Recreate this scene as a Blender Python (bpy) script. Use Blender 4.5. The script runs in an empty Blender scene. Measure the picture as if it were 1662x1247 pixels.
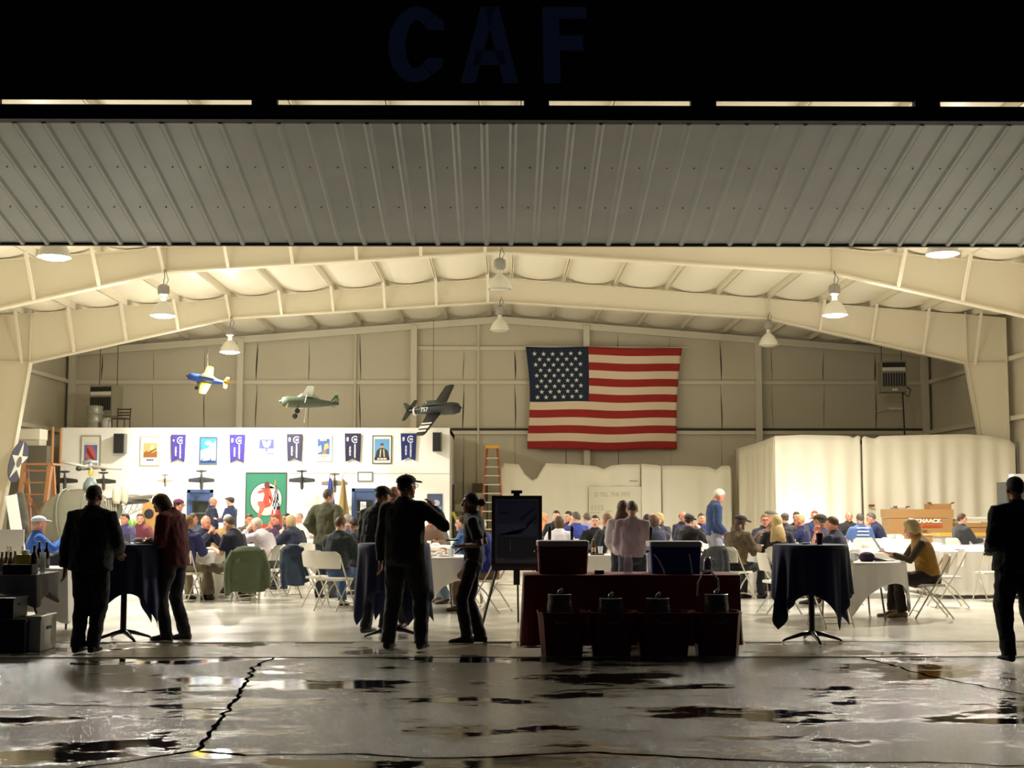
import bpy, bmesh, math, random
from math import sin, cos, pi, radians, sqrt, atan2
from mathutils import Vector, Matrix, noise
random.seed(7)
C = bpy.context.scene.collection
SC = bpy.context.scene

# ---------------------------------------------------------------- camera, world, exposure
F, W, H = 2200.0, 1662, 1247
cam_d = bpy.data.cameras.new('camera'); cam = bpy.data.objects.new('camera', cam_d); C.objects.link(cam)
cam_d.sensor_width = 36; cam_d.lens = F * 36 / W; cam_d.clip_end = 300
cam.location = (0, 0, 1.5)
PITCH, YAW = math.atan(198.5 / F), math.atan(20 / F)
cam.rotation_euler = (pi / 2 + PITCH, 0, -YAW)
SC.camera = cam
CM = cam.rotation_euler.to_matrix()
SC.view_settings.view_transform = 'Standard'; SC.view_settings.look = 'None'
SC.view_settings.gamma = 1; SC.view_settings.use_curve_mapping = False
SC.view_settings.exposure = 0.08
world = bpy.data.worlds.new('night_sky'); SC.world = world; world.use_nodes = True
world.node_tree.nodes['Background'].inputs[0].default_value = (0.4, 0.5, 0.8, 1)
world.node_tree.nodes['Background'].inputs[1].default_value = 0.02
SC.cycles.max_bounces = 8; SC.cycles.diffuse_bounces = 5; SC.cycles.glossy_bounces = 4
SC.cycles.caustics_reflective = False; SC.cycles.caustics_refractive = False
SC.cycles.sample_clamp_indirect = 6; SC.cycles.use_denoising = True
LAMPW = 1450.0          # watts of each high bay lamp
LAMPC = (1.0, 0.955, 0.865)

def ray(px, py):
    return CM @ Vector(((px - W / 2) / F, -(py - H / 2) / F, -1))
def at(px, py, Y):
    d = ray(px, py); return cam.location + d * (Y / d.y)
def gnd(px, py, z=0.0):
    d = ray(px, py); return cam.location + d * ((z - 1.5) / d.z)
def XZ(px, py, Y):
    p = at(px, py, Y); return p.x, p.z
def Xat(px, Y): return at(px, 822, Y).x

# ---------------------------------------------------------------- materials
MATS = {}
def mat(name, col=(.5, .5, .5), rough=.6, metal=0, bump=0, bscale=30, var=0, emit=0, alpha=1, trans=0, sheen=0, vscale=3):
    if name in MATS: return MATS[name]
    m = bpy.data.materials.new(name); m.use_nodes = True; MATS[name] = m
    nt = m.node_tree; b = nt.nodes['Principled BSDF']
    c4 = (*col, 1)
    b.inputs['Base Color'].default_value = c4; b.inputs['Roughness'].default_value = rough
    b.inputs['Metallic'].default_value = metal
    m.diffuse_color = c4
    if alpha < 1: b.inputs['Alpha'].default_value = alpha
    if trans: b.inputs['Transmission Weight'].default_value = trans
    if sheen: b.inputs['Sheen Weight'].default_value = sheen
    if emit:
        b.inputs['Emission Color'].default_value = c4; b.inputs['Emission Strength'].default_value = emit
    tc = nt.nodes.new('ShaderNodeTexCoord')
    if var:
        n = nt.nodes.new('ShaderNodeTexNoise'); n.inputs['Scale'].default_value = vscale; n.inputs['Detail'].default_value = 5
        nt.links.new(tc.outputs['Object'], n.inputs['Vector'])
        mx = nt.nodes.new('ShaderNodeMix'); mx.data_type = 'RGBA'
        mx.inputs[6].default_value = tuple(max(0, v * (1 - var)) for v in col) + (1,)
        mx.inputs[7].default_value = tuple(min(1, v * (1 + var)) for v in col) + (1,)
        nt.links.new(n.outputs['Fac'], mx.inputs[0]); nt.links.new(mx.outputs[2], b.inputs['Base Color'])
    if bump:
        n = nt.nodes.new('ShaderNodeTexNoise'); n.inputs['Scale'].default_value = bscale; n.inputs['Detail'].default_value = 3
        nt.links.new(tc.outputs['Object'], n.inputs['Vector'])
        bp = nt.nodes.new('ShaderNodeBump'); bp.inputs['Strength'].default_value = bump; bp.inputs['Distance'].default_value = .0075
        nt.links.new(n.outputs['Fac'], bp.inputs['Height']); nt.links.new(bp.outputs[0], b.inputs['Normal'])
    return m
def srgb(r, g, b):
    f = lambda v: (v / 255 / 12.92) if v / 255 <= .04045 else ((v / 255 + .055) / 1.055) ** 2.4
    return (f(r), f(g), f(b))
def cloth_mat(col):
    if col == (74, 62, 46): return mat('leopard_cloth', srgb(92, 78, 56), .85, bump=.3, bscale=9, var=.95, vscale=16)
    n = 'cloth_%d_%d_%d' % col
    return mat(n, srgb(*col), .85, bump=.35, bscale=9, var=.12, sheen=.15)
def plain(col, rough=.5, metal=0):
    return mat('paint_%d_%d_%d_%d_%d' % (*col, rough * 100, metal * 100), srgb(*col), rough, metal)

# ---------------------------------------------------------------- mesh builder
class MB:
    def __init__(s): s.v = []; s.f = []; s.mi = []; s.cur = 0
    def add(s, vs, fs):
        o = len(s.v); s.v += [Vector(v) for v in vs]; s.f += [tuple(i + o for i in f) for f in fs]; s.mi += [s.cur] * len(fs); return s
    def box(s, x0, x1, y0, y1, z0, z1, M=None):
        vs = [Vector((x, y, z)) for x in (x0, x1) for y in (y0, y1) for z in (z0, z1)]
        if M: vs = [M @ v for v in vs]
        return s.add(vs, [(0, 1, 3, 2), (4, 6, 7, 5), (0, 4, 5, 1), (2, 3, 7, 6), (0, 2, 6, 4), (1, 5, 7, 3)])
    def ring_loft(s, rings, cap=True, closed=True):
        n = len(rings[0]); vs = [v for r in rings for v in r]; fs = []
        for i in range(len(rings) - 1):
            for j in range(n if closed else n - 1):
                k = (j + 1) % n
                fs.append((i * n + j, i * n + k, (i + 1) * n + k, (i + 1) * n + j))
        if cap and closed:
            fs.append(tuple(range(n - 1, -1, -1))); fs.append(tuple((len(rings) - 1) * n + j for j in range(n)))
        return s.add(vs, fs)
    def tube(s, path, r, n=10, side=None, cap=True, dome=False):
        path = [Vector(p) for p in path]; m = len(path)
        if not isinstance(r, (list, tuple)): r = [r] * m
        rr = [(x, x) if not isinstance(x, (list, tuple)) else x for x in r]
        T = []
        for i in range(m):
            a = path[max(0, i - 1)]; b = path[min(m - 1, i + 1)]; t = (b - a)
            T.append(t.normalized() if t.length > 1e-9 else Vector((0, 0, 1)))
        if dome:
            d0 = min(rr[0]); d1 = min(rr[-1])
            path = [path[0] - T[0] * d0 * .8, path[0] - T[0] * d0 * .5] + path + [path[-1] + T[-1] * d1 * .5, path[-1] + T[-1] * d1 * .8]
            rr = [tuple(x * .35 for x in rr[0]), tuple(x * .8 for x in rr[0])] + rr + [tuple(x * .8 for x in rr[-1]), tuple(x * .35 for x in rr[-1])]
            T = [T[0]] * 2 + T + [T[-1]] * 2
        sd = Vector(side) if side else (Vector((1, 0, 0)) if abs(T[0].x) < .8 else Vector((0, 1, 0)))
        rings = []
        for p, t, q in zip(path, T, rr):
            u = sd - t * sd.dot(t)
            if u.length < 1e-4: u = t.orthogonal()
            u.normalize(); w = t.cross(u); sd = u if not side else sd
            rings.append([p + u * (cos(2 * pi * j / n) * q[0]) + w * (sin(2 * pi * j / n) * q[1]) for j in range(n)])
        return s.ring_loft(rings, cap)
    def cyl(s, c, r, z0, z1, n=16, r2=None):
        return s.tube([(c[0], c[1], z0), (c[0], c[1], z1)], [r, r if r2 is None else r2], n)
    def lathe(s, c, prof, n=20, M=None, cap=True):
        rings = [[Vector((c[0] + cos(2 * pi * j / n) * r, c[1] + sin(2 * pi * j / n) * r, c[2] + z)) for j in range(n)] for r, z in prof]
        if M: rings = [[M @ v for v in r] for r in rings]
        return s.ring_loft(rings, cap)
    def ell(s, c, r, n=12, m=8, R=None):
        c = Vector(c); rings = []
        for i in range(1, m):
            a = pi * i / m
            rings.append([Vector((sin(a) * cos(2 * pi * j / n) * r[0], sin(a) * sin(2 * pi * j / n) * r[1], -cos(a) * r[2])) for j in range(n)])
        vs = [v for q in rings for v in q] + [Vector((0, 0, -r[2])), Vector((0, 0, r[2]))]
        if R is not None: vs = [R @ v for v in vs]
        vs = [v + c for v in vs]; fs = []
        for i in range(m - 2):
            for j in range(n):
                k = (j + 1) % n; fs.append((i * n + j, i * n + k, (i + 1) * n + k, (i + 1) * n + j))
        b = (m - 1) * n
        for j in range(n):
            k = (j + 1) % n; fs.append((b, k, j)); fs.append((b + 1, (m - 2) * n + j, (m - 2) * n + k))
        return s.add(vs, fs)
    def prism(s, pts, d, M=None):     # 2D outline in x-z, extruded along y by d
        n = len(pts); vs = [Vector((x, 0, z)) for x, z in pts] + [Vector((x, d, z)) for x, z in pts]
        if M: vs = [M @ v for v in vs]
        fs = [tuple(range(n)), tuple(range(2 * n - 1, n - 1, -1))] + [(i, i + n, (i + 1) % n + n, (i + 1) % n) for i in range(n)]
        return s.add(vs, fs)
    def bar(s, a, b, w, h=None, up=(0, 0, 1)):
        a = Vector(a); b = Vector(b); t = (b - a).normalized(); h = h or w
        u = Vector(up); u = u - t * u.dot(t)
        if u.length < 1e-4: u = t.orthogonal()
        u.normalize(); q = t.cross(u)
        ring = lambda p: [p + q * (w / 2) * i + u * (h / 2) * j for i, j in ((-1, -1), (1, -1), (1, 1), (-1, 1))]
        return s.ring_loft([ring(a), ring(b)])
    def build(s, name, m, parent=None, smooth=False, loc=None, auto=None):
        me = bpy.data.meshes.new(name); me.from_pydata([tuple(v) for v in s.v], [], s.f)
        ms = m if isinstance(m, (list, tuple)) else [m]
        for x in ms: me.materials.append(x)
        if len(ms) > 1: me.polygons.foreach_set('material_index', s.mi)
        bm = bmesh.new(); bm.from_mesh(me); bmesh.ops.recalc_face_normals(bm, faces=bm.faces); bm.to_mesh(me); bm.free()
        if smooth: me.polygons.foreach_set('use_smooth', [True] * len(me.polygons))
        if auto:
            me.polygons.foreach_set('use_smooth', [True] * len(me.polygons)); me.set_sharp_from_angle(angle=radians(auto))
        o = bpy.data.objects.new(name, me); C.objects.link(o)
        if parent: o.parent = parent
        if loc: o.location = loc
        return o

def tag(o, label=None, cat=None, group=None, kind=None):
    if label: o['label'] = label
    if cat: o['category'] = cat
    if group: o['group'] = group
    if kind: o['kind'] = kind
    return o
def thing(name, label, cat, loc=(0, 0, 0), rz=0, group=None):
    o = bpy.data.objects.new(name, None); C.objects.link(o); o.empty_display_size = .1
    o.location = loc; o.rotation_euler = (0, 0, rz)
    return tag(o, label, cat, group)
def struct(o, label=None): return tag(o, label, kind='structure')
def dup(root, loc, rz=None, label=None, group=None):
    r = root.copy(); C.objects.link(r); r.location = loc
    if rz is not None: r.rotation_euler = (0, 0, rz)
    if label: r['label'] = label
    if group: r['group'] = group
    for ch in list(root.children):
        c = ch.copy(); C.objects.link(c); c.parent = r
        for g in list(ch.children):
            d = g.copy(); C.objects.link(d); d.parent = c
    return r
def text_mesh(txt, size, depth=.004, bold=0):
    cu = bpy.data.curves.new('t', 'FONT'); cu.body = txt; cu.size = size; cu.extrude = depth; cu.offset = bold
    cu.align_x = 'CENTER'; cu.align_y = 'CENTER'
    o = bpy.data.objects.new('t', cu); C.objects.link(o)
    dg = bpy.context.evaluated_depsgraph_get()
    me = bpy.data.meshes.new_from_object(o.evaluated_get(dg)); bpy.data.objects.remove(o)
    vs = [v.co.copy() for v in me.vertices]; fs = [tuple(p.vertices) for p in me.polygons]
    bpy.data.meshes.remove(me); return vs, fs
def put_text(mb, txt, size, x, z, y, depth=.003, sx=1, bold=0, rot=0):   # upright text facing -Y
    vs, fs = text_mesh(txt, size, depth, bold)
    c, s_ = cos(rot), sin(rot)
    mb.add([((v.x * sx) * c - v.y * s_ + x, y - v.z, (v.x * sx) * s_ + v.y * c + z) for v in vs], fs)

# ---------------------------------------------------------------- hangar shell
M_STEEL = mat('cream_steel', srgb(226, 218, 196), .45)
M_STEEL2 = mat('cream_girt', srgb(212, 205, 184), .5)
M_BLANKET = mat('vinyl_blanket', srgb(238, 232, 214), .45, bump=.12, bscale=2.5)
M_WALL = mat('vinyl_wall', srgb(200, 192, 170), .55, bump=.25, bscale=1.6, var=.06, vscale=.8)
M_DARK = mat('seam_dark', srgb(60, 54, 40), .8)
YD, YC, YB, YA, YW = 15.25, 22.5, 29.8, 37.2, 44.5
XW = 14.2

# floor
def floor_mat():
    m = mat('sealed_concrete', srgb(202, 196, 178), .16); nt = m.node_tree; b = nt.nodes['Principled BSDF']
    tc = nt.nodes.new('ShaderNodeTexCoord')
    n1 = nt.nodes.new('ShaderNodeTexNoise'); n1.inputs['Scale'].default_value = .9; n1.inputs['Detail'].default_value = 7
    nt.links.new(tc.outputs['Object'], n1.inputs['Vector'])
    cr = nt.nodes.new('ShaderNodeValToRGB'); cr.color_ramp.elements[0].position = .3; cr.color_ramp.elements[0].color = (*srgb(206, 201, 186), 1)
    cr.color_ramp.elements[1].position = .62; cr.color_ramp.elements[1].color = (*srgb(232, 229, 218), 1)
    nt.links.new(n1.outputs['Fac'], cr.inputs[0]); nt.links.new(cr.outputs[0], b.inputs['Base Color'])
    mr = nt.nodes.new('ShaderNodeMapRange'); mr.inputs[3].default_value = .08; mr.inputs[4].default_value = .3
    nt.links.new(n1.outputs['Fac'], mr.inputs[0]); nt.links.new(mr.outputs[0], b.inputs['Roughness'])
    return m
fl = MB().box(-XW, XW, YD + .05, YW, -.25, 0).build('floor', floor_mat()); struct(fl, 'glossy pale sealed concrete hangar floor')

def wet_mat(name, dark, light, thr, fine):
    m = mat(name, dark, .3); nt = m.node_tree; b = nt.nodes['Principled BSDF']
    L = nt.links.new; N = nt.nodes.new
    tc = N('ShaderNodeTexCoord'); mp = N('ShaderNodeMapping'); mp.inputs['Scale'].default_value = (.55, 1.0, 1)
    L(tc.outputs['Object'], mp.inputs[0])
    n = N('ShaderNodeTexNoise'); n.inputs['Scale'].default_value = 1.15; n.inputs['Detail'].default_value = 10; n.inputs['Roughness'].default_value = .68
    L(mp.outputs[0], n.inputs['Vector'])
    wet = N('ShaderNodeMapRange'); wet.inputs[1].default_value = thr; wet.inputs[2].default_value = thr + .05; wet.inputs[3].default_value = 0; wet.inputs[4].default_value = 1; wet.clamp = True
    L(n.outputs['Fac'], wet.inputs[0])
    r = N('ShaderNodeMapRange'); r.inputs[3].default_value = .09; r.inputs[4].default_value = .025
    L(wet.outputs[0], r.inputs[0]); L(r.outputs[0], b.inputs['Roughness'])
    mx = N('ShaderNodeMix'); mx.data_type = 'RGBA'; mx.inputs[6].default_value = (*light, 1); mx.inputs[7].default_value = (*dark, 1)
    L(wet.outputs[0], mx.inputs[0]); L(mx.outputs[2], b.inputs['Base Color'])
    g = N('ShaderNodeTexNoise'); g.inputs['Scale'].default_value = fine; g.inputs['Detail'].default_value = 8; g.inputs['Roughness'].default_value = .8
    L(tc.outputs['Object'], g.inputs['Vector'])
    inv = N('ShaderNodeMath'); inv.operation = 'SUBTRACT'; inv.inputs[0].default_value = 1.0; L(wet.outputs[0], inv.inputs[1])
    g2 = N('ShaderNodeTexNoise'); g2.inputs['Scale'].default_value = 5; g2.inputs['Detail'].default_value = 2
    L(tc.outputs['Object'], g2.inputs['Vector'])
    bs = N('ShaderNodeMath'); bs.operation = 'MULTIPLY_ADD'; bs.inputs[1].default_value = .95; bs.inputs[2].default_value = .02
    L(inv.outputs[0], bs.inputs[0])
    bp = N('ShaderNodeBump'); bp.inputs['Distance'].default_value = .0075; L(bs.outputs[0], bp.inputs['Strength']); L(g.outputs['Fac'], bp.inputs['Height'])
    bp2 = N('ShaderNodeBump'); bp2.inputs['Distance'].default_value = .01; bp2.inputs['Strength'].default_value = .06; L(g2.outputs['Fac'], bp2.inputs['Height'])
    L(bp2.outputs[0], bp.inputs['Normal']); L(bp.outputs[0], b.inputs['Normal'])
    b.inputs['Specular IOR Level'].default_value = .7
    return m
M_WET = wet_mat('wet_pavement', srgb(30, 30, 29), srgb(70, 70, 68), .505, 42)
M_APRON = wet_mat('damp_apron', srgb(146, 142, 128), srgb(194, 189, 174), .5, 60)
ap = MB().box(-40, 40, 13.78, YD + .05, -.25, -.004).build('floor_apron', M_APRON); struct(ap, 'damp concrete apron strip in front of the hangar floor')
pv = MB().box(-60, 60, -10, 13.74, -.25, -.008).build('pavement', M_WET); struct(pv, 'wet night pavement in front of the hangar')
jt = MB().box(-60, 60, 13.74, 13.78, -.25, -.03).build('trim_1', M_DARK); struct(jt, 'dark joint between the wet pavement and the apron')

M_CR = mat('crack_black', (.004, .004, .004), 1.0); M_CR.node_tree.nodes['Principled BSDF'].inputs['Specular IOR Level'].default_value = 0
def crack(pts, w, name='pavement_crack', wob=.02):
    mb = MB(); P = [gnd(*p) for p in pts]; Q = []
    for a, b in zip(P, P[1:]):
        k = max(2, int((b - a).length / .06))
        Q += [a.lerp(b, i / k) for i in range(k)]
    Q.append(P[-1]); L_, R_ = [], []
    for i, p in enumerate(Q):
        t = (Q[min(i + 1, len(Q) - 1)] - Q[max(i - 1, 0)]).normalized(); nrm = Vector((-t.y, t.x, 0))
        o = nrm * wob * 2 * noise.noise(p * 6); ww = w * (.6 + abs(noise.noise(p * 9 + Vector((4, 2, 0)))) * 1.3)
        L_.append(p + o + nrm * ww / 2); R_.append(p + o - nrm * ww / 2)
    n = len(Q)
    vs = [Vector((v.x, v.y, -.0055)) for v in L_ + R_]
    mb.add(vs, [(i, i + 1, n + i + 1, n + i) for i in range(n - 1)])
    return struct(mb.build(name, M_CR), 'dark crack in the wet pavement')
crack([(442, 1067), (412, 1082), (398, 1108), (385, 1130), (362, 1162), (335, 1200), (322, 1216), (230, 1232), (120, 1246)], .035)
crack([(0, 1142), (180, 1145), (370, 1151)], .02)
crack([(322, 1218), (400, 1224), (560, 1222), (700, 1230), (860, 1224), (960, 1219), (1100, 1227), (1290, 1236), (1500, 1236), (1662, 1242)], .035)
crack([(1400, 1067), (1445, 1078), (1510, 1097), (1590, 1112), (1662, 1126)], .03)

for p0_, p1_ in ((108, 186), (268, 415), (484, 575), (785, 830), (1205, 1262)):
    tr = MB().box(Xat(p0_, 15.25), Xat(p1_, 15.25), 15.17, 15.29, -.02, .004).build('door_track', plain((104, 94, 70), .5, .2)); struct(tr, 'worn steel strip at the door threshold')
# roof blanket with sag between purlins
def ztop(x): return 7.80 - .079 * abs(x)
PX = sorted([s * (.33 + 1.42 * k) for k in range(10) for s in (-1, 1)])
rb = MB(); xs, zs = [], []
edges_ = [-XW] + PX + [XW]
for a, b in zip(edges_, edges_[1:]):
    n = 8
    for i in range(n):
        u = i / n; x = a + (b - a) * u; w_ = min(1, (b - a) / 1.42)
        xs.append(x); zs.append(ztop(x) + .20 - .16 * w_ * 4 * u * (1 - u))
xs.append(XW); zs.append(ztop(XW) + .2)
ys = [YD - .1 + i * (YW + .1 - YD + .1) / 24 for i in range(25)]
vs = [Vector((x, y, z + .012 * noise.noise(Vector((x * 1.2, y * .8, 0))))) for y in ys for x, z in zip(xs, zs)]
n = len(xs)
rb.add(vs, [(i * n + j, i * n + j + 1, (i + 1) * n + j + 1, (i + 1) * n + j) for i in range(24) for j in range(n - 1)])
ceil = rb.build('ceiling', M_BLANKET, smooth=True)
struct(ceil, 'white insulation blanket sagging between the roof purlins')
rf = MB(); ov = .25
for s in (-1, 1):
    rf.prism([(0, 8.15), (s * (XW + .3), ztop(XW) + .32), (s * (XW + .3), ztop(XW) + .38), (0, 8.22)], YW - YD + .5, Matrix.Translation((0, YD - .2, 0)))
rf.build('roof_sheet', plain((90, 90, 88), .5, 0)).parent = ceil
for x in PX:
    mb = MB(); z = ztop(x)
    mb.box(x - .008, x + .008, YD, YW, z, z + .2); mb.box(x - .035, x + .035, YD, YW, z, z + .01); mb.box(x - .035, x + .035, YD, YW, z + .19, z + .2)
    mb.build('purlin', M_STEEL, ceil)

def frame(Y, braces, label):
    root = thing('steel_frame', label, None, (0, Y, 0)); del_cat = root
    root['kind'] = 'structure'
    def zb(x):
        x = abs(x)
        return 7.13 - (7.13 - 6.67) * x / 7.4 if x < 7.4 else 6.67 - (6.67 - 5.43) * (x - 7.4) / 5.5
    for s in (-1, 1):
        mb = MB(); t = .012
        prof = [0, .05, 3.5, 7.4, 10, 12.9, 14.0]
        web = [(s * x, ztop(x)) for x in prof] + [(s * x, (zb(x) if x <= 12.9 else zb(12.9))) for x in reversed(prof)]
        mb.prism(web, t, Matrix.Translation((0, -t / 2, 0)))
        for a, b in zip([0, 7.4], [7.4, 12.9]):
            mb.bar((s * a, 0, zb(a)), (s * b, 0, zb(b)), .24, .032, up=(0, 0, 1))
            mb.bar((s * a, 0, ztop(a)), (s * b, 0, ztop(b)), .22, .022)
        mb.bar((s * 12.9, 0, ztop(12.9)), (s * 14, 0, ztop(14)), .22, .022)
        mb.box(s * 12.9 - .012, s * 12.9 + .012, -.11, .11, zb(12.9), ztop(12.9) + .08)
        mb.box(min(s * 7.4, s * 7.42), max(s * 7.4, s * 7.42), -.08, .08, zb(7.4), ztop(7.4))
        mb.build('rafter', M_STEEL, root)
        cb = MB()
        cb.prism([(s * 12.9, zb(12.9)), (s * 14.0, zb(12.9)), (s * 14.0, 0), (s * 13.72, 0)], t, Matrix.Translation((0, -t / 2, 0)))
        cb.bar((s * 12.9, 0, zb(12.9)), (s * 13.72, 0, 0), .25, .022, up=(1, 0, 0))
        cb.bar((s * 14.0, 0, ztop(14)), (s * 14.0, 0, 0), .25, .022, up=(1, 0, 0))
        cb.bar((s * 12.9, 0, zb(12.9)), (s * 14, 0, zb(12.9) + .03), .25, .022)
        cb.box(s * 13.86 - .25, s * 13.86 + .25, -.18, .18, 0, .03)
        cb.build('column', M_STEEL, root)
    for x in PX:
        if (x < 0 or x > 8.5) and braces:
            MB().bar((x, -.75, ztop(x) + .02), (x, -.1, zb(x) + .02), .07, .06).build('flange_brace', M_STEEL, root)
    return root
frame(YA, 1, 'cream steel portal frame farthest from the door, behind the other hanging lamps')
frame(YB, 1, 'cream steel portal frame in the middle of the hangar, nearest visible one')
frame(YC, 1, 'cream steel portal frame mostly hidden above the raised door')
frame(YD + .35, 0, 'cream steel portal frame at the hangar door opening')

# back wall
wb = MB().box(-XW, XW, YW, YW + .1, 0, 6.6); wb.prism([(-XW, 6.6), (XW, 6.6), (XW, ztop(XW) + .3), (0, 8.1), (-XW, ztop(XW) + .3)], .1, Matrix.Translation((0, YW, 0)))
wb = wb.build('wall_back', M_WALL); struct(wb, 'back hangar wall of beige vinyl insulation panels')
for x in (-14.0, -8.5, -2.82, 2.85, 8.5, 14.0):
    MB().box(x - .1, x + .1, YW - .28, YW - .02, 0, ztop(x) - .15).build('column', M_STEEL2, wb)
for x, w_ in ((-4.75, .05), (-.7, .04)):
    MB().cyl((x, YW - .12), w_ / 2 + .01, 0, ztop(x) - .1, 8).build('conduit', M_STEEL2, wb)
for z, x0, x1 in ((5.56, -14, 14), (3.91, -14, 14), (6.69, -2.8, 2.8)):
    MB().box(x0, x1, YW - .1, YW - .01, z - .06, z + .06).build('girt', M_STEEL2, wb)
MB().box(-14, 14, YW - .12, YW - .02, 3.98, 4.05).build('cable_tray', M_DARK, wb)
for s in (-1, 1):
    MB().bar((0, YW - .15, 7.63), (s * 14, YW - .15, ztop(14) - .17), .12, .22).build('end_rafter', M_STEEL2, wb)
sx = -13.1
while sx < 13.9:
    mb = MB()
    for z0, z1 in ((4.06, 5.48), (5.64, min(6.6, ztop(sx) - .3)) if abs(sx) < 2.8 else (5.64, ztop(sx) - .3), (.1, 3.84)):
        wdt = random.uniform(.010, .05); ph = random.random() * .3
        pts = []
        for i in range(9):
            u = i / 8; ww = wdt * (.25 + sin(pi * min(1, u + ph * .5)) * .8) / 2
            pts.append((sx + .02 * sin(u * 3 + sx) , z0 + (z1 - z0) * u, ww))
        out = [(p[0] - p[2], p[1]) for p in pts] + [(p[0] + p[2], p[1]) for p in reversed(pts)]
        mb.prism(out, .004, Matrix.Translation((0, YW - .006, 0)))
    mb.build('panel_seam', M_DARK, wb)
    sx += 1.70
# side walls
for s, nm in ((-1, 'wall_left'), (1, 'wall_right')):
    w_ = MB().box(min(s * XW, s * (XW + .1)), max(s * XW, s * (XW + .1)), YD, YW, 0, ztop(XW) + .35).build(nm, M_WALL)
    struct(w_, 'beige insulated side wall of the hangar, ' + ('left' if s < 0 else 'right'))
    for z in (2.2, 3.91, 5.56):
        MB().box(min(s * (XW - .01), s * (XW - .16)), max(s * (XW - .01), s * (XW - .16)), YD, YW, z - .06, z + .06).build('girt', M_STEEL2, w_)
# front wall around the opening
wf = MB()
for s in (-1, 1): wf.box(min(s * 13.4, s * XW), max(s * 13.4, s * XW), YD, YD + .12, 0, 6.5)
wf.prism([(-XW, 6.45), (XW, 6.45), (XW, ztop(XW) + .35), (0, 8.15), (-XW, ztop(XW) + .35)], .12, Matrix.Translation((0, YD, 0)))
struct(wf.build('wall_front', plain((70, 72, 74), .6)), 'front gable wall around the hangar door opening')

# ---------------------------------------------------------------- raised bifold door
def rib_mat():
    return mat('galvanised_door_sheet', srgb(150, 154, 152), .42, .35, var=.18, vscale=1.5)
door = thing('door_1', 'raised bifold hangar door with ribbed grey metal sheet hanging over the opening', None); door['kind'] = 'structure'
DY0, DY1 = 12.72, 15.42        # outer fold edge, inner bottom edge
yt, zt = DY0, at(811, 199, DY0).z
yb, zb_ = DY1, at(811, 396, DY1).z
pitch_ = .2805
mb = MB(); prof = []
x = -13.2 + .005
while x < 13.2:
    for dx, dz in ((0, 0), (.10, 0), (.125, .022), (.155, .022), (.18, 0)): prof.append((x + dx, dz))
    x += pitch_
dirv = Vector((0, yb - yt, zb_ - zt)).normalized(); nv = Vector((0, dirv.z, -dirv.y));
if nv.z > 0: nv = -nv
rows = [Vector((0, yt, zt)), Vector((0, yb, zb_))]
vs = [Vector((px_, r.y, r.z)) + nv * dz for r in rows for px_, dz in prof]
vs += [v - nv * .012 for v in vs]
n = len(prof)
fs = [(j, j + 1, n + j + 1, n + j) for j in range(n - 1)] + [(2 * n + j, 2 * n + j + 1, 3 * n + j + 1, 3 * n + j) for j in range(n - 1)]
mb.add(vs, fs)
lp = mb.build('lower_panel', rib_mat(), door)
sm = MB()
for t_ in (.33, .66):
    x = -9.0 + .05
    while x < 9:
        p = Vector((x, yt + (yb - yt) * t_, zt + (zb_ - zt) * t_)) + nv * .004
        sm.ell(p, (.009, .009, .006), 6, 4); x += pitch_
tag(sm.build('screw', M_DARK, lp), kind='stuff')
MB().bar((-13.2, DY0 - .05, zt + .062), (13.2, DY0 - .05, zt + .062), .14, .142).build('fold_beam', mat('black_steel', (.003, .003, .003), .7), door)
MB().bar((-13.2, DY1 + .03, zb_ + .01), (13.2, DY1 + .03, zb_ + .01), .07, .06).build('bottom_seal', mat('black_rubber', (.01, .01, .01), .8), door)
for s_ in (-1, 1):
    for xx in (1.2, 3.7, 6.4, 9.5, 12.5):
        MB().bar((s_ * xx, DY0 + .08, zt + .08), (s_ * xx, DY1 - .1, zb_ + .1), .06, .1).build('panel_truss', plain((40, 42, 44), .5), door)
# upper panel
gy, gz = DY0 - .02, at(811, 162.5, DY0 - .02).z
uy, uz = 14.3, 9.2
up = MB(); up.bar((-13.2, gy, gz), (-13.2, uy, uz), .01)
up = MB()
ud = Vector((0, uy - gy, uz - gz)).normalized(); un = Vector((0, -ud.z, ud.y))
vs = []
for r in (Vector((0, gy, gz)), Vector((0, uy, uz))):
    for sx_ in (-13.2, 13.2):
        for k in (0, -.012): vs.append(Vector((sx_, r.y, r.z)) + un * k)
up.add(vs, [(0, 2, 6, 4), (1, 5, 7, 3), (0, 1, 3, 2), (4, 6, 7, 5), (0, 4, 5, 1), (2, 3, 7, 6)])
upn = up.build('upper_panel', mat('dark_blue_panel', srgb(9, 10, 12), .8), door)
for xx in (-4.9, -2.25, .35, 1.95, 4.1):
    MB().box(xx - .12, xx + .12, DY0 - .06, DY0 + .04, zt + .14, gz + .05).build('hinge', plain((12, 12, 14), .6), door)
# letters C A F
def letter(polys, x0, wid, zlo, hgt):
    mb = MB()
    for pl in polys:
        v3 = []
        for (a, b) in pl:
            base = Vector((x0 + a * wid, gy, gz)) + ud * (zlo + b * hgt) + un * .006; v3.append(base)
        v3 += [v + un * .004 for v in v3]; k = len(pl)
        mb.add(v3, [tuple(range(k)), tuple(range(2 * k - 1, k - 1, -1))] + [(i, (i + 1) % k, (i + 1) % k + k, i + k) for i in range(k)])
    return mb
s_ = F / gy
lw = 95 / s_; lz0 = .20; lh = .98
def Xl(px): return (px - 811) / s_
Cp = []
N_ = 14
for i in range(N_):
    a0 = radians(50 + 260 * i / N_); a1 = radians(50 + 260 * (i + 1) / N_)
    sq = lambda a, r1, r2: (.5 + r1 * cos(a), .5 + r2 * sin(a))
    Cp.append([sq(a0, .5, .5), sq(a1, .5, .5), sq(a1, .19, .32), sq(a0, .19, .32)])
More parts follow.
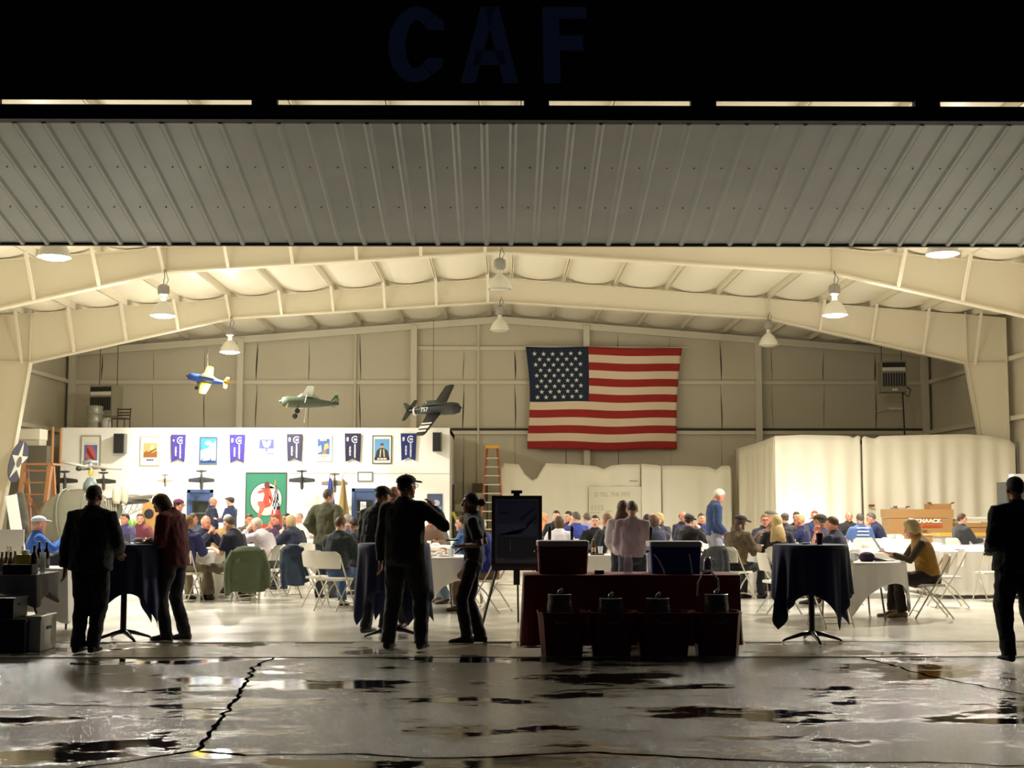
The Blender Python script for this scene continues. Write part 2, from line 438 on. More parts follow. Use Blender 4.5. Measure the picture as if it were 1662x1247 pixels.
Cp += [[(.72, .68), (1, .68), (.98, .80), (.80, .90), (.62, .76)], [(.72, .32), (1, .32), (.98, .20), (.80, .10), (.62, .24)]]
M_LET = mat('letter_navy', srgb(118, 138, 172), .6)
letter(Cp, Xl(621), lw, lz0, lh).build('letter', M_LET, upn)
letter([[(0, 0), (.26, 0), (.60, 1), (.34, 1)], [(.74, 0), (1, 0), (.66, 1), (.40, 1)], [(.2, .23), (.8, .23), (.74, .42), (.26, .42)]], Xl(745), lw * 1.02, lz0, lh).build('letter', M_LET, upn)
letter([[(0, 0), (.3, 0), (.3, 1), (0, 1)], [(.3, .42), (.72, .42), (.72, .62), (.3, .62)], [(.3, .84), (.8, .84), (.8, 1), (.3, 1)]], Xl(884), lw, lz0, lh).build('letter', M_LET, upn)

# ---------------------------------------------------------------- high bay lamps
M_BALL = plain((150, 148, 140), .5, .3)
def lamp(x, y, zbot, lit, label, hang):
    t = thing('high_bay_lamp', label, 'lamp', (x, y, zbot), group='high bay lamps hanging from the roof frames')
    MB().lathe((0, 0, 0), [(.27, 0), (.265, .03), (.24, .12), (.17, .24), (.09, .31), (.085, .33)], 28, cap=False).build('reflector',
        mat('reflector_lit' if lit else 'reflector_dull', srgb(225, 222, 210), .35, .1) , t, smooth=True)
    MB().lathe((0, 0, 0), [(.255, .01), (.2, -.025), (.1, -.045), (.02, -.05)], 28).build('lens',
        mat('lamp_lens_lit', (1, .95, .88), .3, emit=90) if lit else mat('lamp_lens_dull', srgb(190, 186, 170), .25), t, smooth=True)
    MB().cyl((0, 0), .055, .32, .44, 14).build('neck', plain((225, 220, 205), .4), t, auto=40)
    MB().lathe((0, 0, 0), [(.08, .44), (.125, .48), (.135, .58), (.125, .66), (.06, .70)], 8).build('ballast', M_BALL, t)
    MB().tube([(0, 0, .70), (0, 0, .8), (.02, 0, .86), (0, 0, hang - zbot)], .009, 6).build('chain', plain((90, 86, 76), .5, .5), t)
    MB().tube([(.05, 0, .68), (.10, 0, .8), (.04, .05, .95), (.02, .05, hang - zbot)], .007, 6).build('power_cord', plain((60, 58, 52), .6), t)
    if lit:
        for ty, en in (('SPOT', LAMPW), ('POINT', LAMPW * .13)):
            ld = bpy.data.lights.new('lamp_light', ty); ld.energy = en; ld.color = LAMPC; ld.shadow_soft_size = .16
            if ty == 'SPOT': ld.spot_size = radians(165); ld.spot_blend = .35
            lo = bpy.data.objects.new('lamp_light', ld); C.objects.link(lo); lo.parent = t; lo.location = (0, 0, -.22)
    return t
lamp(-7.4, YC - .2, at(80, 418, YC - .2).z, 1, 'lit high bay lamp at the upper left, just under the raised door edge', 6.8)
lamp(7.4, YC - .2, at(1522, 413, YC - .2).z, 1, 'lit high bay lamp at the upper right, just under the raised door edge', 6.8)
lamp(-7.4, YB - .2, at(257, 513, YB - .2).z, 1, 'lit high bay lamp on the left of the middle roof frame', 6.7)
lamp(7.4, YB - .2, at(1355, 512, YB - .2).z, 1, 'lit high bay lamp on the right of the middle roof frame', 6.7)
lamp(-7.4, YA - .2, at(365, 572, YA - .2).z, 1, 'lit high bay lamp on the left of the far frame, above the white office wall', 6.7)
lamp(7.4, YA - .2, at(1252, 561, YA - .2).z, 0, 'unlit high bay lamp on the right of the far roof frame', 6.7)
lamp(0, YB - .2, at(811, 470, YB - .2).z, 0, 'unlit high bay lamp at the ridge of the middle frame, upper of two', 7.15)
lamp(0, YA - .2, at(811, 537, YA - .2).z, 0, 'unlit high bay lamp at the ridge of the far frame, lower of two', 7.15)

# ================================================================ people
WR = {}
def wrinkle(k):
    if k not in WR:
        t = bpy.data.textures.new('wrinkle', 'CLOUDS'); t.noise_scale = k; t.noise_depth = 2; WR[k] = t
    return WR[k]
def remeshed(mb, name, mats, parent, voxel, smooth=2, mi=None, disp=0, dk=.12):
    """one continuous surface grown round the given volumes"""
    me = bpy.data.meshes.new('tmp'); me.from_pydata([tuple(v) for v in mb.v], [], mb.f)
    bm = bmesh.new(); bm.from_mesh(me); bmesh.ops.recalc_face_normals(bm, faces=bm.faces); bm.to_mesh(me); bm.free()
    o = bpy.data.objects.new('tmp', me); C.objects.link(o)
    r = o.modifiers.new('r', 'REMESH'); r.mode = 'VOXEL'; r.voxel_size = voxel; r.use_smooth_shade = True
    if smooth:
        s = o.modifiers.new('s', 'SMOOTH'); s.factor = .5; s.iterations = smooth
    if disp:
        q = o.modifiers.new('d', 'DISPLACE'); q.texture = wrinkle(dk); q.strength = disp; q.mid_level = .5; q.texture_coords = 'LOCAL'
    dg = bpy.context.evaluated_depsgraph_get(); out = bpy.data.meshes.new_from_object(o.evaluated_get(dg))
    bpy.data.objects.remove(o); bpy.data.meshes.remove(me)
    out.name = name; out.materials.clear()
    for m in (mats if isinstance(mats, (list, tuple)) else [mats]): out.materials.append(m)
    out.polygons.foreach_set('use_smooth', [True] * len(out.polygons))
    ob = bpy.data.objects.new(name, out); C.objects.link(ob); ob.parent = parent
    return ob

def ik(a, c, l1, l2, pole):
    d = c - a; L = d.length; mx = (l1 + l2) * .995
    if L > mx: c = a + d * (mx / L); d = c - a; L = mx
    if L < abs(l1 - l2) * 1.05: L = abs(l1 - l2) * 1.05
    u = d.normalized(); x = (l1 * l1 - l2 * l2 + L * L) / (2 * L); h = sqrt(max(0, l1 * l1 - x * x))
    p = pole - u * pole.dot(u)
    if p.length < 1e-4: p = u.orthogonal()
    return a + u * x + p.normalized() * h, c

def hair_mesh(style, R, c, k=1.0):
    mb = MB(); n, m = 22, 16; vs = []
    for i in range(m + 1):
        a = pi * i / m
        for j in range(n):
            d = Vector((sin(a) * cos(2 * pi * j / n), sin(a) * sin(2 * pi * j / n), cos(a)))
            r = Vector((.083, .103, .106)); off = Vector((0, -.008, .022)); low = -.25
            if style == 'long': r = Vector((.092, .108, .112)); low = -.9
            if style == 'bob': r = Vector((.094, .108, .112)); low = -.75
            if style == 'curly': r = Vector((.108, .120, .124)); low = -.6
            if style == 'bun': low = -.35
            front = d.y > .42 and d.z < .42
            if d.y < -.1 and style in ('short', 'bald', 'bun'): low = low + d.y * .42
            low += .16 * noise.noise(d * 6)
            keep = (not front) and d.z > low
            if d.y > .15 and d.z < .05 and style in ('short', 'bald', 'bun'): keep = False
            if style == 'bald' and (d.z > .22 or d.y > .25): keep = False
            s = 1.0 if keep else .80
            if style == 'curly': s *= 1 + .10 * noise.noise(d * 4.5)
            else: s *= 1 + .03 * noise.noise(d * 3)
            p = Vector((d.x * r.x, d.y * r.y, d.z * r.z)) * s + off
            if keep and d.z < -.2 and style in ('bob', 'long', 'curly'): p.z -= (-.2 - d.z) * (.10 if style != 'long' else .14)
            vs.append(R @ (p * k) + c)
    fs = [(i * n + j, i * n + (j + 1) % n, (i + 1) * n + (j + 1) % n, (i + 1) * n + j) for i in range(m) for j in range(n)]
    mb.add(vs, fs)
    return mb

SKIN = {'fair': (222, 170, 142), 'tan': (188, 132, 100), 'ruddy': (216, 146, 118), 'brown': (120, 80, 58)}
HAIRC = {'white': (226, 220, 200), 'grey': (150, 142, 126), 'dark': (34, 26, 20), 'brown': (82, 56, 34), 'blond': (196, 170, 118),
         'ginger': (140, 66, 30), 'dkgrey': (88, 82, 72), 'ltbrown': (128, 94, 56)}
PEOPLE = []
def person(label, X, Y, face, Ht=1.75, sit=None, lean=0, bend=0, look=(0, 0), hands=(None, None), feet=(None, None),
           top=(30, 34, 60), sleeve='long', jacket=0, pants=(40, 40, 46), shoes=(30, 26, 24), hair=('short', 'dark'), cap=None,
           skin='fair', girth=1.0, glasses=0, group=None, twist=0, z0=0, legs=1, collar=None, held=None, side=0, vest=None):
    k = Ht / 1.75
    near = Y < 17.5
    vx = .0095 if near else (.012 if Y < 23 else .016)
    root = thing('person', label, 'person', (X, Y, z0), radians(face), group)
    V = Vector
    # spine
    if sit is not None: P = V((0, 0, sit + .11 * k))
    else: P = V((side, 0, .95 * k))
    la = radians(lean); sp = V((sin(radians(twist)) * 0, sin(la), cos(la)))
    lb = radians(lean + bend)
    Rt = Matrix.Rotation(radians(twist), 3, 'Z')
    pts = []; p = P.copy(); hs = [0, .10, .22, .36, .46, .53]
    dirs = []
    for i, h in enumerate(hs):
        t = i / 5; ang = la + (lb - la) * t; d = V((0, sin(ang), cos(ang)))
        if i: p = p + d * (hs[i] - hs[i - 1]) * k
        pts.append(p.copy()); dirs.append(d)
    g = girth
    TR = [(.160 * g, .118 * g), (.160 * g, .118 * g), (.156 * g, .116 * g), (.176 * (1 + (g - 1) * .6), .122 * (1 + (g - 1) * .7)), (.176 * (1 + (g - 1) * .4), .110), (.118, .085)]
    nk = pts[5]; nd = dirs[5]
    sd = Rt @ V((1, 0, 0))
    pit, yaw = look
    R = Rt @ Matrix.Rotation(radians(yaw), 3, 'Z') @ Matrix.Rotation(-radians(lean * .35 + bend * .6 + pit), 3, 'X')
    hc = nk + nd * .03 * k + (R @ V((0, .03, .11))) * k
    b = MB()
    b.tube([P - dirs[0] * .03 * k] + pts, [tuple(x * k * .80 for x in TR[0])] + [(a * k * .90, c * k * .90) for a, c in TR], 16, side=sd, dome=False)
    b.tube([nk - nd * .03, nk + nd * .05 * k, hc - R @ V((0, .015, .03))], [.062 * k, .055 * k, .054 * k], 12)
    b.ell(hc + R @ V((0, -.012, .022)) * k, (.077 * k, .097 * k, .098 * k), 18, 12, R)
    b.ell(hc + R @ V((0, .030, -.040)) * k, (.060 * k, .062 * k, .078 * k), 14, 10, R)
    b.ell(hc + R @ V((0, .072, -.098)) * k, (.026 * k, .022 * k, .020 * k), 8, 6, R)
    b.tube([hc + R @ V((0, .086, .022)) * k, hc + R @ V((0, .108, -.018)) * k, hc + R @ V((0, .088, -.028)) * k], [.010, .016, .013], 8, dome=True)
    b.ell(hc + R @ V((0, .082, .034)) * k, (.05 * k, .016 * k, .012 * k), 10, 6, R)
    for s in (-1, 1): b.ell(hc + R @ V((s * .080, -.005, -.012)) * k, (.012, .022, .033), 8, 6, R)
    up_, fo = .29 * k, .265 * k
    if sit is not None: hipz = P
    sh = {}
    arms = []
    for i, s in enumerate((-1, 1)):
        S = pts[4] + sd * s * .178 * k * (1 + (g - 1) * .3) + dirs[4] * .0
        hd = hands[i]
        if hd is None: hd = (s * .24, .03, .80) if sit is None else (s * .16, .32, .66)
        T = V(hd) * (k if sit is None else 1)
        if len(hd) > 3: pass
        pole = V((s * .35, -.6, -.5)) if T.z < S.z - .1 else V((s * .7, -.2, -.8))
        E, Wp = ik(S, T, up_, fo, pole)
        arms.append((s, S, E, Wp))
        b.tube([S - sd * s * .07, S, S.lerp(E, .5), E, E.lerp(Wp, .35), Wp], [.055 * k, .056 * k, .049 * k, .041 * k, .041 * k, .027 * k], 10, dome=True)
        # hand
        fd = (Wp - E).normalized(); sidev = V((0, 0, 1)).cross(fd)
        if sidev.length < .2: sidev = V((0, s, 0))
        sidev.normalize(); nrm = fd.cross(sidev)
        if Wp.z < .95 * k and sit is None and abs(T.y) < .15:
            sidev = V((0, 1, 0)); nrm = V((s, 0, 0))
        pm = Wp + fd * .05 * k
        b.tube([Wp, pm - fd * .02, pm + fd * .035 * k], [(.026, .020), (.040, .019), (.040, .016)], 10, side=sidev)
        fr = .0085 if near else .0115
        for q, (o_, ln) in enumerate(((-.031, .062), (-.010, .074), (.011, .070), (.031, .054))):
            r0 = pm + fd * .03 * k + sidev * o_ * k; r1 = r0 + fd * ln * .5 * k - nrm * .010 * s; r2 = r1 + (fd * .75 - nrm * s * .6 * (1 if s else 1)).normalized() * ln * .5 * k
            b.tube([r0 - fd * .01, r1, r2], [fr * 1.1, fr, fr * .9], 6, dome=True)
        th = -1 if (sidev.y < 0) else 1
        r0 = Wp + fd * .03 * k + sidev * .030 * th; b.tube([r0, r0 + (fd * .6 + sidev * th * .8) * .035 * k, r0 + (fd + sidev * th * .35) * .062 * k], [fr * 1.35, fr * 1.15, fr], 6, dome=True)
    legs_ = []
    for i, s in enumerate((-1, 1)):
        hj = P + sd * s * .088 * k - dirs[0] * (.03 * k) + (V((0, .02, -.02)) if sit is not None else V((0, 0, 0)))
        ft = feet[i]
        if ft is None: ft = (s * .12, 0.0) if sit is None else (s * .13, .47)
        zA = ft[2] if len(ft) > 2 else .085 * k
        A = V((ft[0] * k, ft[1] * k - .03, zA))
        pole = V((s * .12, 1, .25)) if sit is None else V((s * .2, .55, 1))
        K, A = ik(hj, A, .435 * k, .425 * k, pole)
        legs_.append((s, hj, K, A))
        b.tube([hj, hj.lerp(K, .5), K, K.lerp(A, .35), A], [.082 * k * g, .068 * k, .052 * k, .052 * k, .036 * k], 10, dome=True)
        b.tube([A, A + V((0, .02, -.04)), A + V((0, .12, -.055))], [(.036, .036), (.036, .032), (.034, .018)], 8, dome=True)
    m_skin = mat('skin_' + skin, srgb(*SKIN[skin]), .5, var=.05)
    body = remeshed(b, 'body', m_skin, root, vx if near else vx * 1.05)
    # shirt
    ad = .014 + .012 * jacket
    sb = MB(); hem = -.02 if not jacket else -.10
    if sit is not None: hem = .0
    tr2 = [((a + ad + (.016 * jacket if i_ < 3 else 0)) * k, (c + ad + (.014 * jacket if i_ < 3 else 0)) * k) for i_, (a, c) in enumerate(TR)]; tr2[5] = (.125 * k, .090 * k)
    low = P + dirs[0] * hem * k
    sb.tube([low] + pts[(1 if hem > -.01 else 0):] + [nk + nd * .035 * k], [tuple(x * 1.03 for x in tr2[0])] + tr2[(1 if hem > -.01 else 0):] + [(.068 * k, .068 * k)], 18, side=sd)
    for s, S, E, Wp in arms:
        if sleeve == 'long':
            q = E.lerp(Wp, .93)
            sb.tube([S - sd * s * .09, S, S.lerp(E, .5), E, E.lerp(Wp, .5), q], [(.072 + ad * .6) * k, (.072 + ad * .5) * k, (.062 + ad) * k, (.055 + ad) * k, (.048 + ad) * k, (.038 + ad * .8) * k], 12)
        elif sleeve == 'short':
            sb.tube([S - sd * s * .09, S, S.lerp(E, .5), S.lerp(E, .78)], [.07 * k, .068 * k, .066 * k, .068 * k], 12)
        else:
            sb.tube([S - sd * s * .09, S - sd * s * .01], [.07 * k, .062 * k], 12)
    sb.tube([nk - nd * .01, nk + nd * .05 * k], [.092 * k, .072 * k], 12)
    gar = remeshed(sb, 'jacket' if jacket else ('vest' if sleeve == 'none' else 'shirt'), cloth_mat(top), root, vx * 1.25, 2, disp=.026 + .014 * jacket, dk=.11)
    if collar: tag(gar, None)
    if sleeve == 'none':      # sleeves of another garment below the vest
        ub = MB()
        for s, S, E, Wp in arms:
            ub.tube([S - sd * s * .05, S, S.lerp(E, .5), E, E.lerp(Wp, .5), E.lerp(Wp, .9)], [.062 * k, .063 * k, .058 * k, .052 * k, .046 * k, .04 * k], 12)
            o_ = MB()
        for s, S, E, Wp in arms:
            o_ = MB(); o_.tube([S - sd * s * .05, S, S.lerp(E, .5), E, E.lerp(Wp, .5), E.lerp(Wp, .9)], [.062 * k, .063 * k, .058 * k, .052 * k, .046 * k, .04 * k], 12)
            remeshed(o_, 'sleeve', cloth_mat(vest or (70, 56, 36)), root, vx * 1.3)
    if legs:
        tb = MB()
        tb.tube([P - dirs[0] * .115 * k, P - dirs[0] * .05 * k, P, P + dirs[0] * .08 * k], [((.13 * g + .012) * k, (.11 * g + .012) * k), ((.168 * g + .01) * k, (.122 * g + .01) * k), ((.165 * g + .006) * k, (.118 * g + .006) * k), ((.158 * g + .004) * k, (.115 * g + .004) * k)], 16, side=sd)
        for s, hj, K, A in legs_:
            tb.tube([hj + V((0, 0, .03)), hj.lerp(K, .4), K, K.lerp(A, .5), A + V((0, -.005, -.035 if sit is None else .0))], [.102 * k * g, .094 * k * g, .080 * k * (1 + (g - 1) * .5), .076 * k, .072 * k], 12, dome=False)
        remeshed(tb, 'trousers', cloth_mat(pants), root, vx * 1.3, 2, disp=.028, dk=.10)
        for s, hj, K, A in legs_:
            f = MB(); z = A.z - .085 * k
            yo = A.y
            prof = []
            for (yy, w_, h_) in ((-.075, .03, .07), (-.05, .041, .085), (0, .043, .10), (.06, .044, .075), (.12, .049, .055), (.17, .044, .045), (.20, .022, .03)):
                prof.append([V((A.x + w_ * cos(a), yo + yy, z + (h_ / 2) + (h_ / 2) * sin(a))) for a in [2 * pi * j / 10 for j in range(10)]])
            f.ring_loft(prof)
            f.build('shoe', mat('shoe_%d_%d_%d' % shoes, srgb(*shoes), .5), root, smooth=True)
    if hair and hair[0] != 'none':
        hm = hair_mesh(hair[0], R, hc, k)
        if hair[0] == 'long':
            hm.tube([hc + R @ V((0, -.045, -.02)), hc + R @ V((0, -.075, -.10)), hc + V((0, -.115, -.20)) * k, hc + V((0, -.125, -.30)) * k, hc + V((0, -.12, -.37)) * k], [(.080, .05), (.105, .06), (.125, .055), (.135, .045), (.10, .02)], 18, side=sd)
        if hair[0] == 'bun': hm.ell(hc + R @ V((0, -.125, .0)), (.045, .045, .045), 10, 8, R)
        if hair[0] == 'pony': hm.tube([hc + R @ V((0, -.10, .03)), hc + R @ V((0, -.15, -.02)), hc + R @ V((0, -.13, -.16))], [.02, .03, .012], 8, dome=True)
        hm.build('hair', mat('hair_' + hair[1], srgb(*HAIRC[hair[1]]), .6, bump=.5, bscale=60, var=.2, vscale=20), root, smooth=True)
    if cap:
        cm = MB(); rings = []
        for a, rr in ((0.02, 1.09), (.12, 1.10), (.5, 1.03), (.9, .75), (1.25, .4), (1.5, .08)):
            rings.append([hc + R @ (V((cos(2 * pi * j / 18) * .084 * rr, sin(2 * pi * j / 18) * .104 * rr - .008, .045 + .085 * sin(a))) * k) for j in range(18)])
        cm.ring_loft(rings)
        cm.ell(hc + R @ V((0, -.008, .132)) * k, (.01, .01, .006), 6, 4)
        co = cm.build('cap' if len(cap) < 4 or cap[3] != 'beanie' else 'beanie', cloth_mat(cap[:3]), root, smooth=True)
        if len(cap) < 4:
            bmk = MB(); bmk.tube([hc + R @ V((0, .085, .062)) * k, hc + R @ V((0, .125, .058)) * k, hc + R @ V((0, .165, .048)) * k, hc + R @ V((0, .185, .042)) * k],
                                 [(.072, .006), (.072, .006), (.06, .006), (.025, .004)], 12, side=R @ V((1, 0, 0)))
            bmk.build('brim', cloth_mat(cap[:3]), co)
        elif cap[3] == 'flat':
            bmk = MB(); bmk.ell(hc + R @ V((0, .05, .08)) * k, (.08, .11, .028), 14, 8, R); bmk.build('brim', cloth_mat(cap[:3]), co, smooth=True)
    seen = abs(((face + yaw + twist) % 360) - 180) < 115
    if seen:
        for s in (-1, 1):
            MB().ell(hc + R @ V((s * .030, .083, .013)) * k, (.013, .007, .007), 8, 6, R).build('eye', mat('eye_dark', (.02, .015, .012), .2), root, smooth=True)
        MB().ell(hc + R @ V((0, .087, -.062)) * k, (.024, .008, .008), 8, 6, R).build('mouth', mat('lips', srgb(160, 84, 76), .5), root, smooth=True)
    if glasses:
        gm = MB()
        for s in (-1, 1):
            cc = hc + R @ V((s * .032, .104, .010)) * k
            gm.tube([cc + R @ V((.026 * cos(a), 0, .018 * sin(a))) for a in [2 * pi * j / 12 for j in range(13)]], .0028, 5)
            gm.tube([cc + R @ V((s * .026, 0, 0)), hc + R @ V((s * .084, .0, .006)) * k], .0025, 5)
        gm.tube([hc + R @ V((-.008, .106, .012)), hc + R @ V((.008, .106, .012))], .0025, 5)
        gm.build('glasses', plain((30, 30, 32), .3), root)
    PEOPLE.append((root, R, hc, arms, P))
    return root

# ================================================================ furniture
M_CHAIR = mat('white_chair_plastic', srgb(238, 233, 220), .4)
M_CHFR = mat('white_chair_frame', srgb(205, 198, 182), .35, .2)
def make_chair():
    t = thing('folding_chair', 'x', 'chair')
    mb = MB(); mb.prism([(-.20, 0), (.20, 0), (.20, .035), (-.20, .035)], .36, Matrix.Translation((0, -.17, .425))); mb.build('seat', M_CHAIR, t)
    mb = MB(); rings = []
    for z, w_ in ((.60, .205), (.64, .215), (.76, .215), (.82, .20), (.85, .15)):
        rings.append([Vector((x * w_, -.235 - .05 * (z - .6) / .25 + .02 * (1 - x * x) * 0 + y, z)) for x, y in ((-1, .03), (-.5, 0), (0, -.008), (.5, 0), (1, .03), (1, .045), (.5, .015), (0, .007), (-.5, .015), (-1, .045))])
    mb.ring_loft(rings); mb.build('backrest', M_CHAIR, t, auto=50)
    for s in (-1, 1):
        MB().tube([(s * .22, .24, .0), (s * .22, .06, .30), (s * .218, -.10, .55), (s * .215, -.235, .80)], .011, 8, side=(1, 0, 0)).build('front_leg', M_CHFR, t)
        MB().tube([(s * .185, -.27, .0), (s * .19, -.05, .28), (s * .19, .13, .43)], .011, 8, side=(1, 0, 0)).build('rear_leg', M_CHFR, t)
    MB().tube([(-.22, .19, .09), (.22, .19, .09)], .008, 6).build('crossbar', M_CHFR, t)
    MB().tube([(-.185, -.235, .05), (.185, -.235, .05)], .008, 6).build('crossbar', M_CHFR, t)
    return t
CH0 = make_chair(); CHU = [0]
def chair(X, Y, face, label, group=None):
    if not CHU[0]:
        CHU[0] = 1; CH0.location = (X, Y, 0); CH0.rotation_euler = (0, 0, radians(face)); CH0['label'] = label
        if group: CH0['group'] = group
        return CH0
    return dup(CH0, (X, Y, 0), radians(face), label, group)

def round_cloth(r, a, h, col_m, X, Y, rot=0, fold=.03, nf=22, label='', group=None, name='tablecloth', z_min=.015, flare=.10):
    mb = MB(); n = 144; rings = []; seed = X * 3.1 + Y
    rings.append([Vector((r * .5 * cos(t), r * .5 * sin(t), h + .004)) for t in [2 * pi * j / n for j in range(n)]])
    rings.append([Vector((r * .985 * cos(t), r * .985 * sin(t), h + .004)) for t in [2 * pi * j / n for j in range(n)]])
    K = 14
    for i in range(0, K + 1):
        ring = []
        for j in range(n):
            t = 2 * pi * j / n; ph = t - rot
            e = a / max(abs(cos(ph)), abs(sin(ph)))
            drop = min(e - r, h - z_min); d = drop * i / K
            corner = max(0, (e / a - 1) / .414)
            fo = sin(nf * t + 1.3 * sin(3 * t + seed)) * .6 + noise.noise(Vector((cos(t) * 5, sin(t) * 5, seed))) * .8
            rr = r + .012 + flare * d * .6 + fold * (d / .5) * fo * (.6 + corner) 
            if i == 0: rr = r + .006
            ring.append(Vector((rr * cos(t), rr * sin(t), h + .002 - d)))
        rings.append(ring)
    vs = [v for q in rings for v in q]; m = len(rings); fs = [tuple(range(n))]
    for i in range(m - 1):
        for j in range(n):
            k = (j + 1) % n; fs.append((i * n + j, i * n + k, (i + 1) * n + k, (i + 1) * n + j))
    mb.add(vs, fs)
    o = mb.build(name, col_m, None, smooth=True, loc=(X, Y, 0))
    md = o.modifiers.new('s', 'SOLIDIFY'); md.thickness = .003; md.offset = 1
    return tag(o, label, 'tablecloth', group)
M_WCL = mat('white_table_linen', srgb(236, 232, 226), .75, bump=.15, bscale=5)
M_NAVYCL = mat('navy_table_linen', srgb(24, 34, 74), .75, bump=.25, bscale=6, sheen=.1)
M_TABT = plain((190, 184, 170), .5); M_MET = plain((150, 150, 148), .3, .8); M_METD = plain((64, 60, 58), .35, .6)
def round_table(X, Y, label, clabel, r=.76, a=1.08, h=.76, rot=.4, fold=.028):
    t = thing('round_table', label, 'table', (X, Y, 0))
    MB().cyl((0, 0), r - .012, h - .03, h - .003, 40).build('tabletop', M_TABT, t)
    for s in (-1, 1):
        for q in (-1, 1): MB().tube([(s * .35, q * .3, h - .03), (s * .42, q * .38, .0)], .014, 8).build('leg', M_MET, t)
    return round_cloth(r, a, h, M_WCL, X, Y, rot, fold, label=clabel, group=None)
def cocktail(X, Y, label, clabel, rot=.2, h=1.07, r=.40, a=.93):
    t = thing('cocktail_table', label, 'table', (X, Y, 0), rz=rot + .3)
    MB().cyl((0, 0), r - .01, h - .03, h - .003, 36).build('tabletop', M_TABT, t)
    MB().tube([(0, 0, .08), (0, 0, h - .03)], .034, 16).build('pole', M_METD, t, auto=40)
    for q in range(4):
        c_, s_ = cos(q * pi / 2), sin(q * pi / 2)
        MB().tube([(.02 * c_, .02 * s_, .10), (.12 * c_, .12 * s_, .085), (.30 * c_, .30 * s_, .03), (.33 * c_, .33 * s_, .012)], [(.03, .03), (.026, .024), (.018, .014), (.016, .012)], 8, side=(-s_, c_, 0)).build('foot', M_METD, t, smooth=True)
    return round_cloth(r, a, h, M_NAVYCL, X, Y, rot, .045, nf=13, label=clabel, name='tablecloth', flare=.07)
def rect_cloth(x0, x1, y0, y1, h, drop, m, label, amp=.02, step=.12, name='tablecloth', drop_side=None, spike=0, group=None, flare=.05):
    """cloth over a rectangular table: flat top and hanging folds round it, corners hang lower"""
    cx, cy = (x0 + x1) / 2, (y0 + y1) / 2; hx, hy = (x1 - x0) / 2, (y1 - y0) / 2
    per = []
    def seg(a, b):
        L_ = (Vector(b) - Vector(a)).length; k = max(4, int(L_ / .035))
        for i in range(k): per.append(Vector(a).lerp(Vector(b), i / k))
    seg((-hx, -hy), (hx, -hy)); seg((hx, -hy), (hx, hy)); seg((hx, hy), (-hx, hy)); seg((-hx, hy), (-hx, -hy))
    n = len(per); rings = [[Vector((p.x * .98, p.y * .98, h + .004)) for p in per]]; K = 10; acc = 0
    norms = []
    for i in range(n):
        t = (per[(i + 1) % n] - per[i - 1]).normalized(); norms.append(Vector((t.y, -t.x)))
    for q in range(K + 1):
        ring = []; acc = 0
        for i, p in enumerate(per):
            acc = i * .035
            cd = min((p - Vector((sx * hx, sy * hy))).length for sx in (-1, 1) for sy in (-1, 1))
            dr = drop + spike * max(0, 1 - cd / .35)
            dr = min(dr, h - .012); d = dr * q / K
            f_ = amp * (d / max(.2, drop)) * (sin(acc / step * 2 * pi + 2 * sin(acc * .7)) + .6 * noise.noise(Vector((acc * 1.7, x0, y0))))
            o = norms[i] * (.008 + flare * d + f_)
            ring.append(Vector((p.x + o.x, p.y + o.y, h + .002 - d)))
        rings.append(ring)
    fs = [tuple(range(n))]; vs = [v for r_ in rings for v in r_]
    for i in range(len(rings) - 1):
        for j in range(n):
            k = (j + 1) % n; fs.append((i * n + j, i * n + k, (i + 1) * n + k, (i + 1) * n + j))
    o = MB().add(vs, fs).build(name, m, None, smooth=False, loc=(cx, cy, 0))
    o.data.polygons.foreach_set('use_smooth', [True] * len(o.data.polygons)); o.data.set_sharp_from_angle(angle=radians(50))
    md = o.modifiers.new('s', 'SOLIDIFY'); md.thickness = .003; md.offset = 1
    return tag(o, label, 'tablecloth', group)
def rect_table(x0, x1, y0, y1, h, label):
    t = thing('folding_table', label, 'table', ((x0 + x1) / 2, (y0 + y1) / 2, 0)); a, b = (x1 - x0) / 2, (y1 - y0) / 2
    MB().box(-a + .01, a - .01, -b + .01, b - .01, h - .035, h - .004).build('tabletop', M_TABT, t)
    for s in (-1, 1):
        for q in (-1, 1): MB().tube([(s * (a - .35), q * (b - .12), h - .035), (s * (a - .2), q * (b - .1), .30), (s * (a - .2), q * (b - .1), 0)], .014, 8).build('leg', M_METD, t)
    return t

def draped_coat(X, Y, face, col, label, w=.25, low=.28, bulk=.07):
    """coat hung over a chair back, shoulders on top, sleeves hanging"""
    t = thing('coat', label, 'coat', (X, Y, 0), radians(face))
    b = MB()
    b.tube([(0, -.255, .86), (0, -.28, .78), (0, -.30, .62), (0, -.31, .45), (0, -.32, low)], [(w * .52, .035), (w * .86, bulk * .8), (w * .98, bulk), (w * 1.02, bulk * .9), (w * 1.02, bulk * .7)], 22, side=(1, 0, 0))
    b.tube([(0, -.18, .62), (0, -.21, .78), (0, -.25, .87)], [(w * .9, .02), (w * .8, .03), (w * .6, .03)], 16, side=(1, 0, 0))
    for s in (-1, 1): b.tube([(s * w * .72, -.27, .80), (s * w * 1.0, -.31, .60), (s * w * 1.08, -.34, .38), (s * w * (1.0 if s < 0 else 1.15), -.35, low - (.05 if s < 0 else -.05))], [.05, .062, .055, .05], 10)
    o = remeshed(b, 'coat_body', cloth_mat(col), t, .014, disp=.055, dk=.24)
    return t
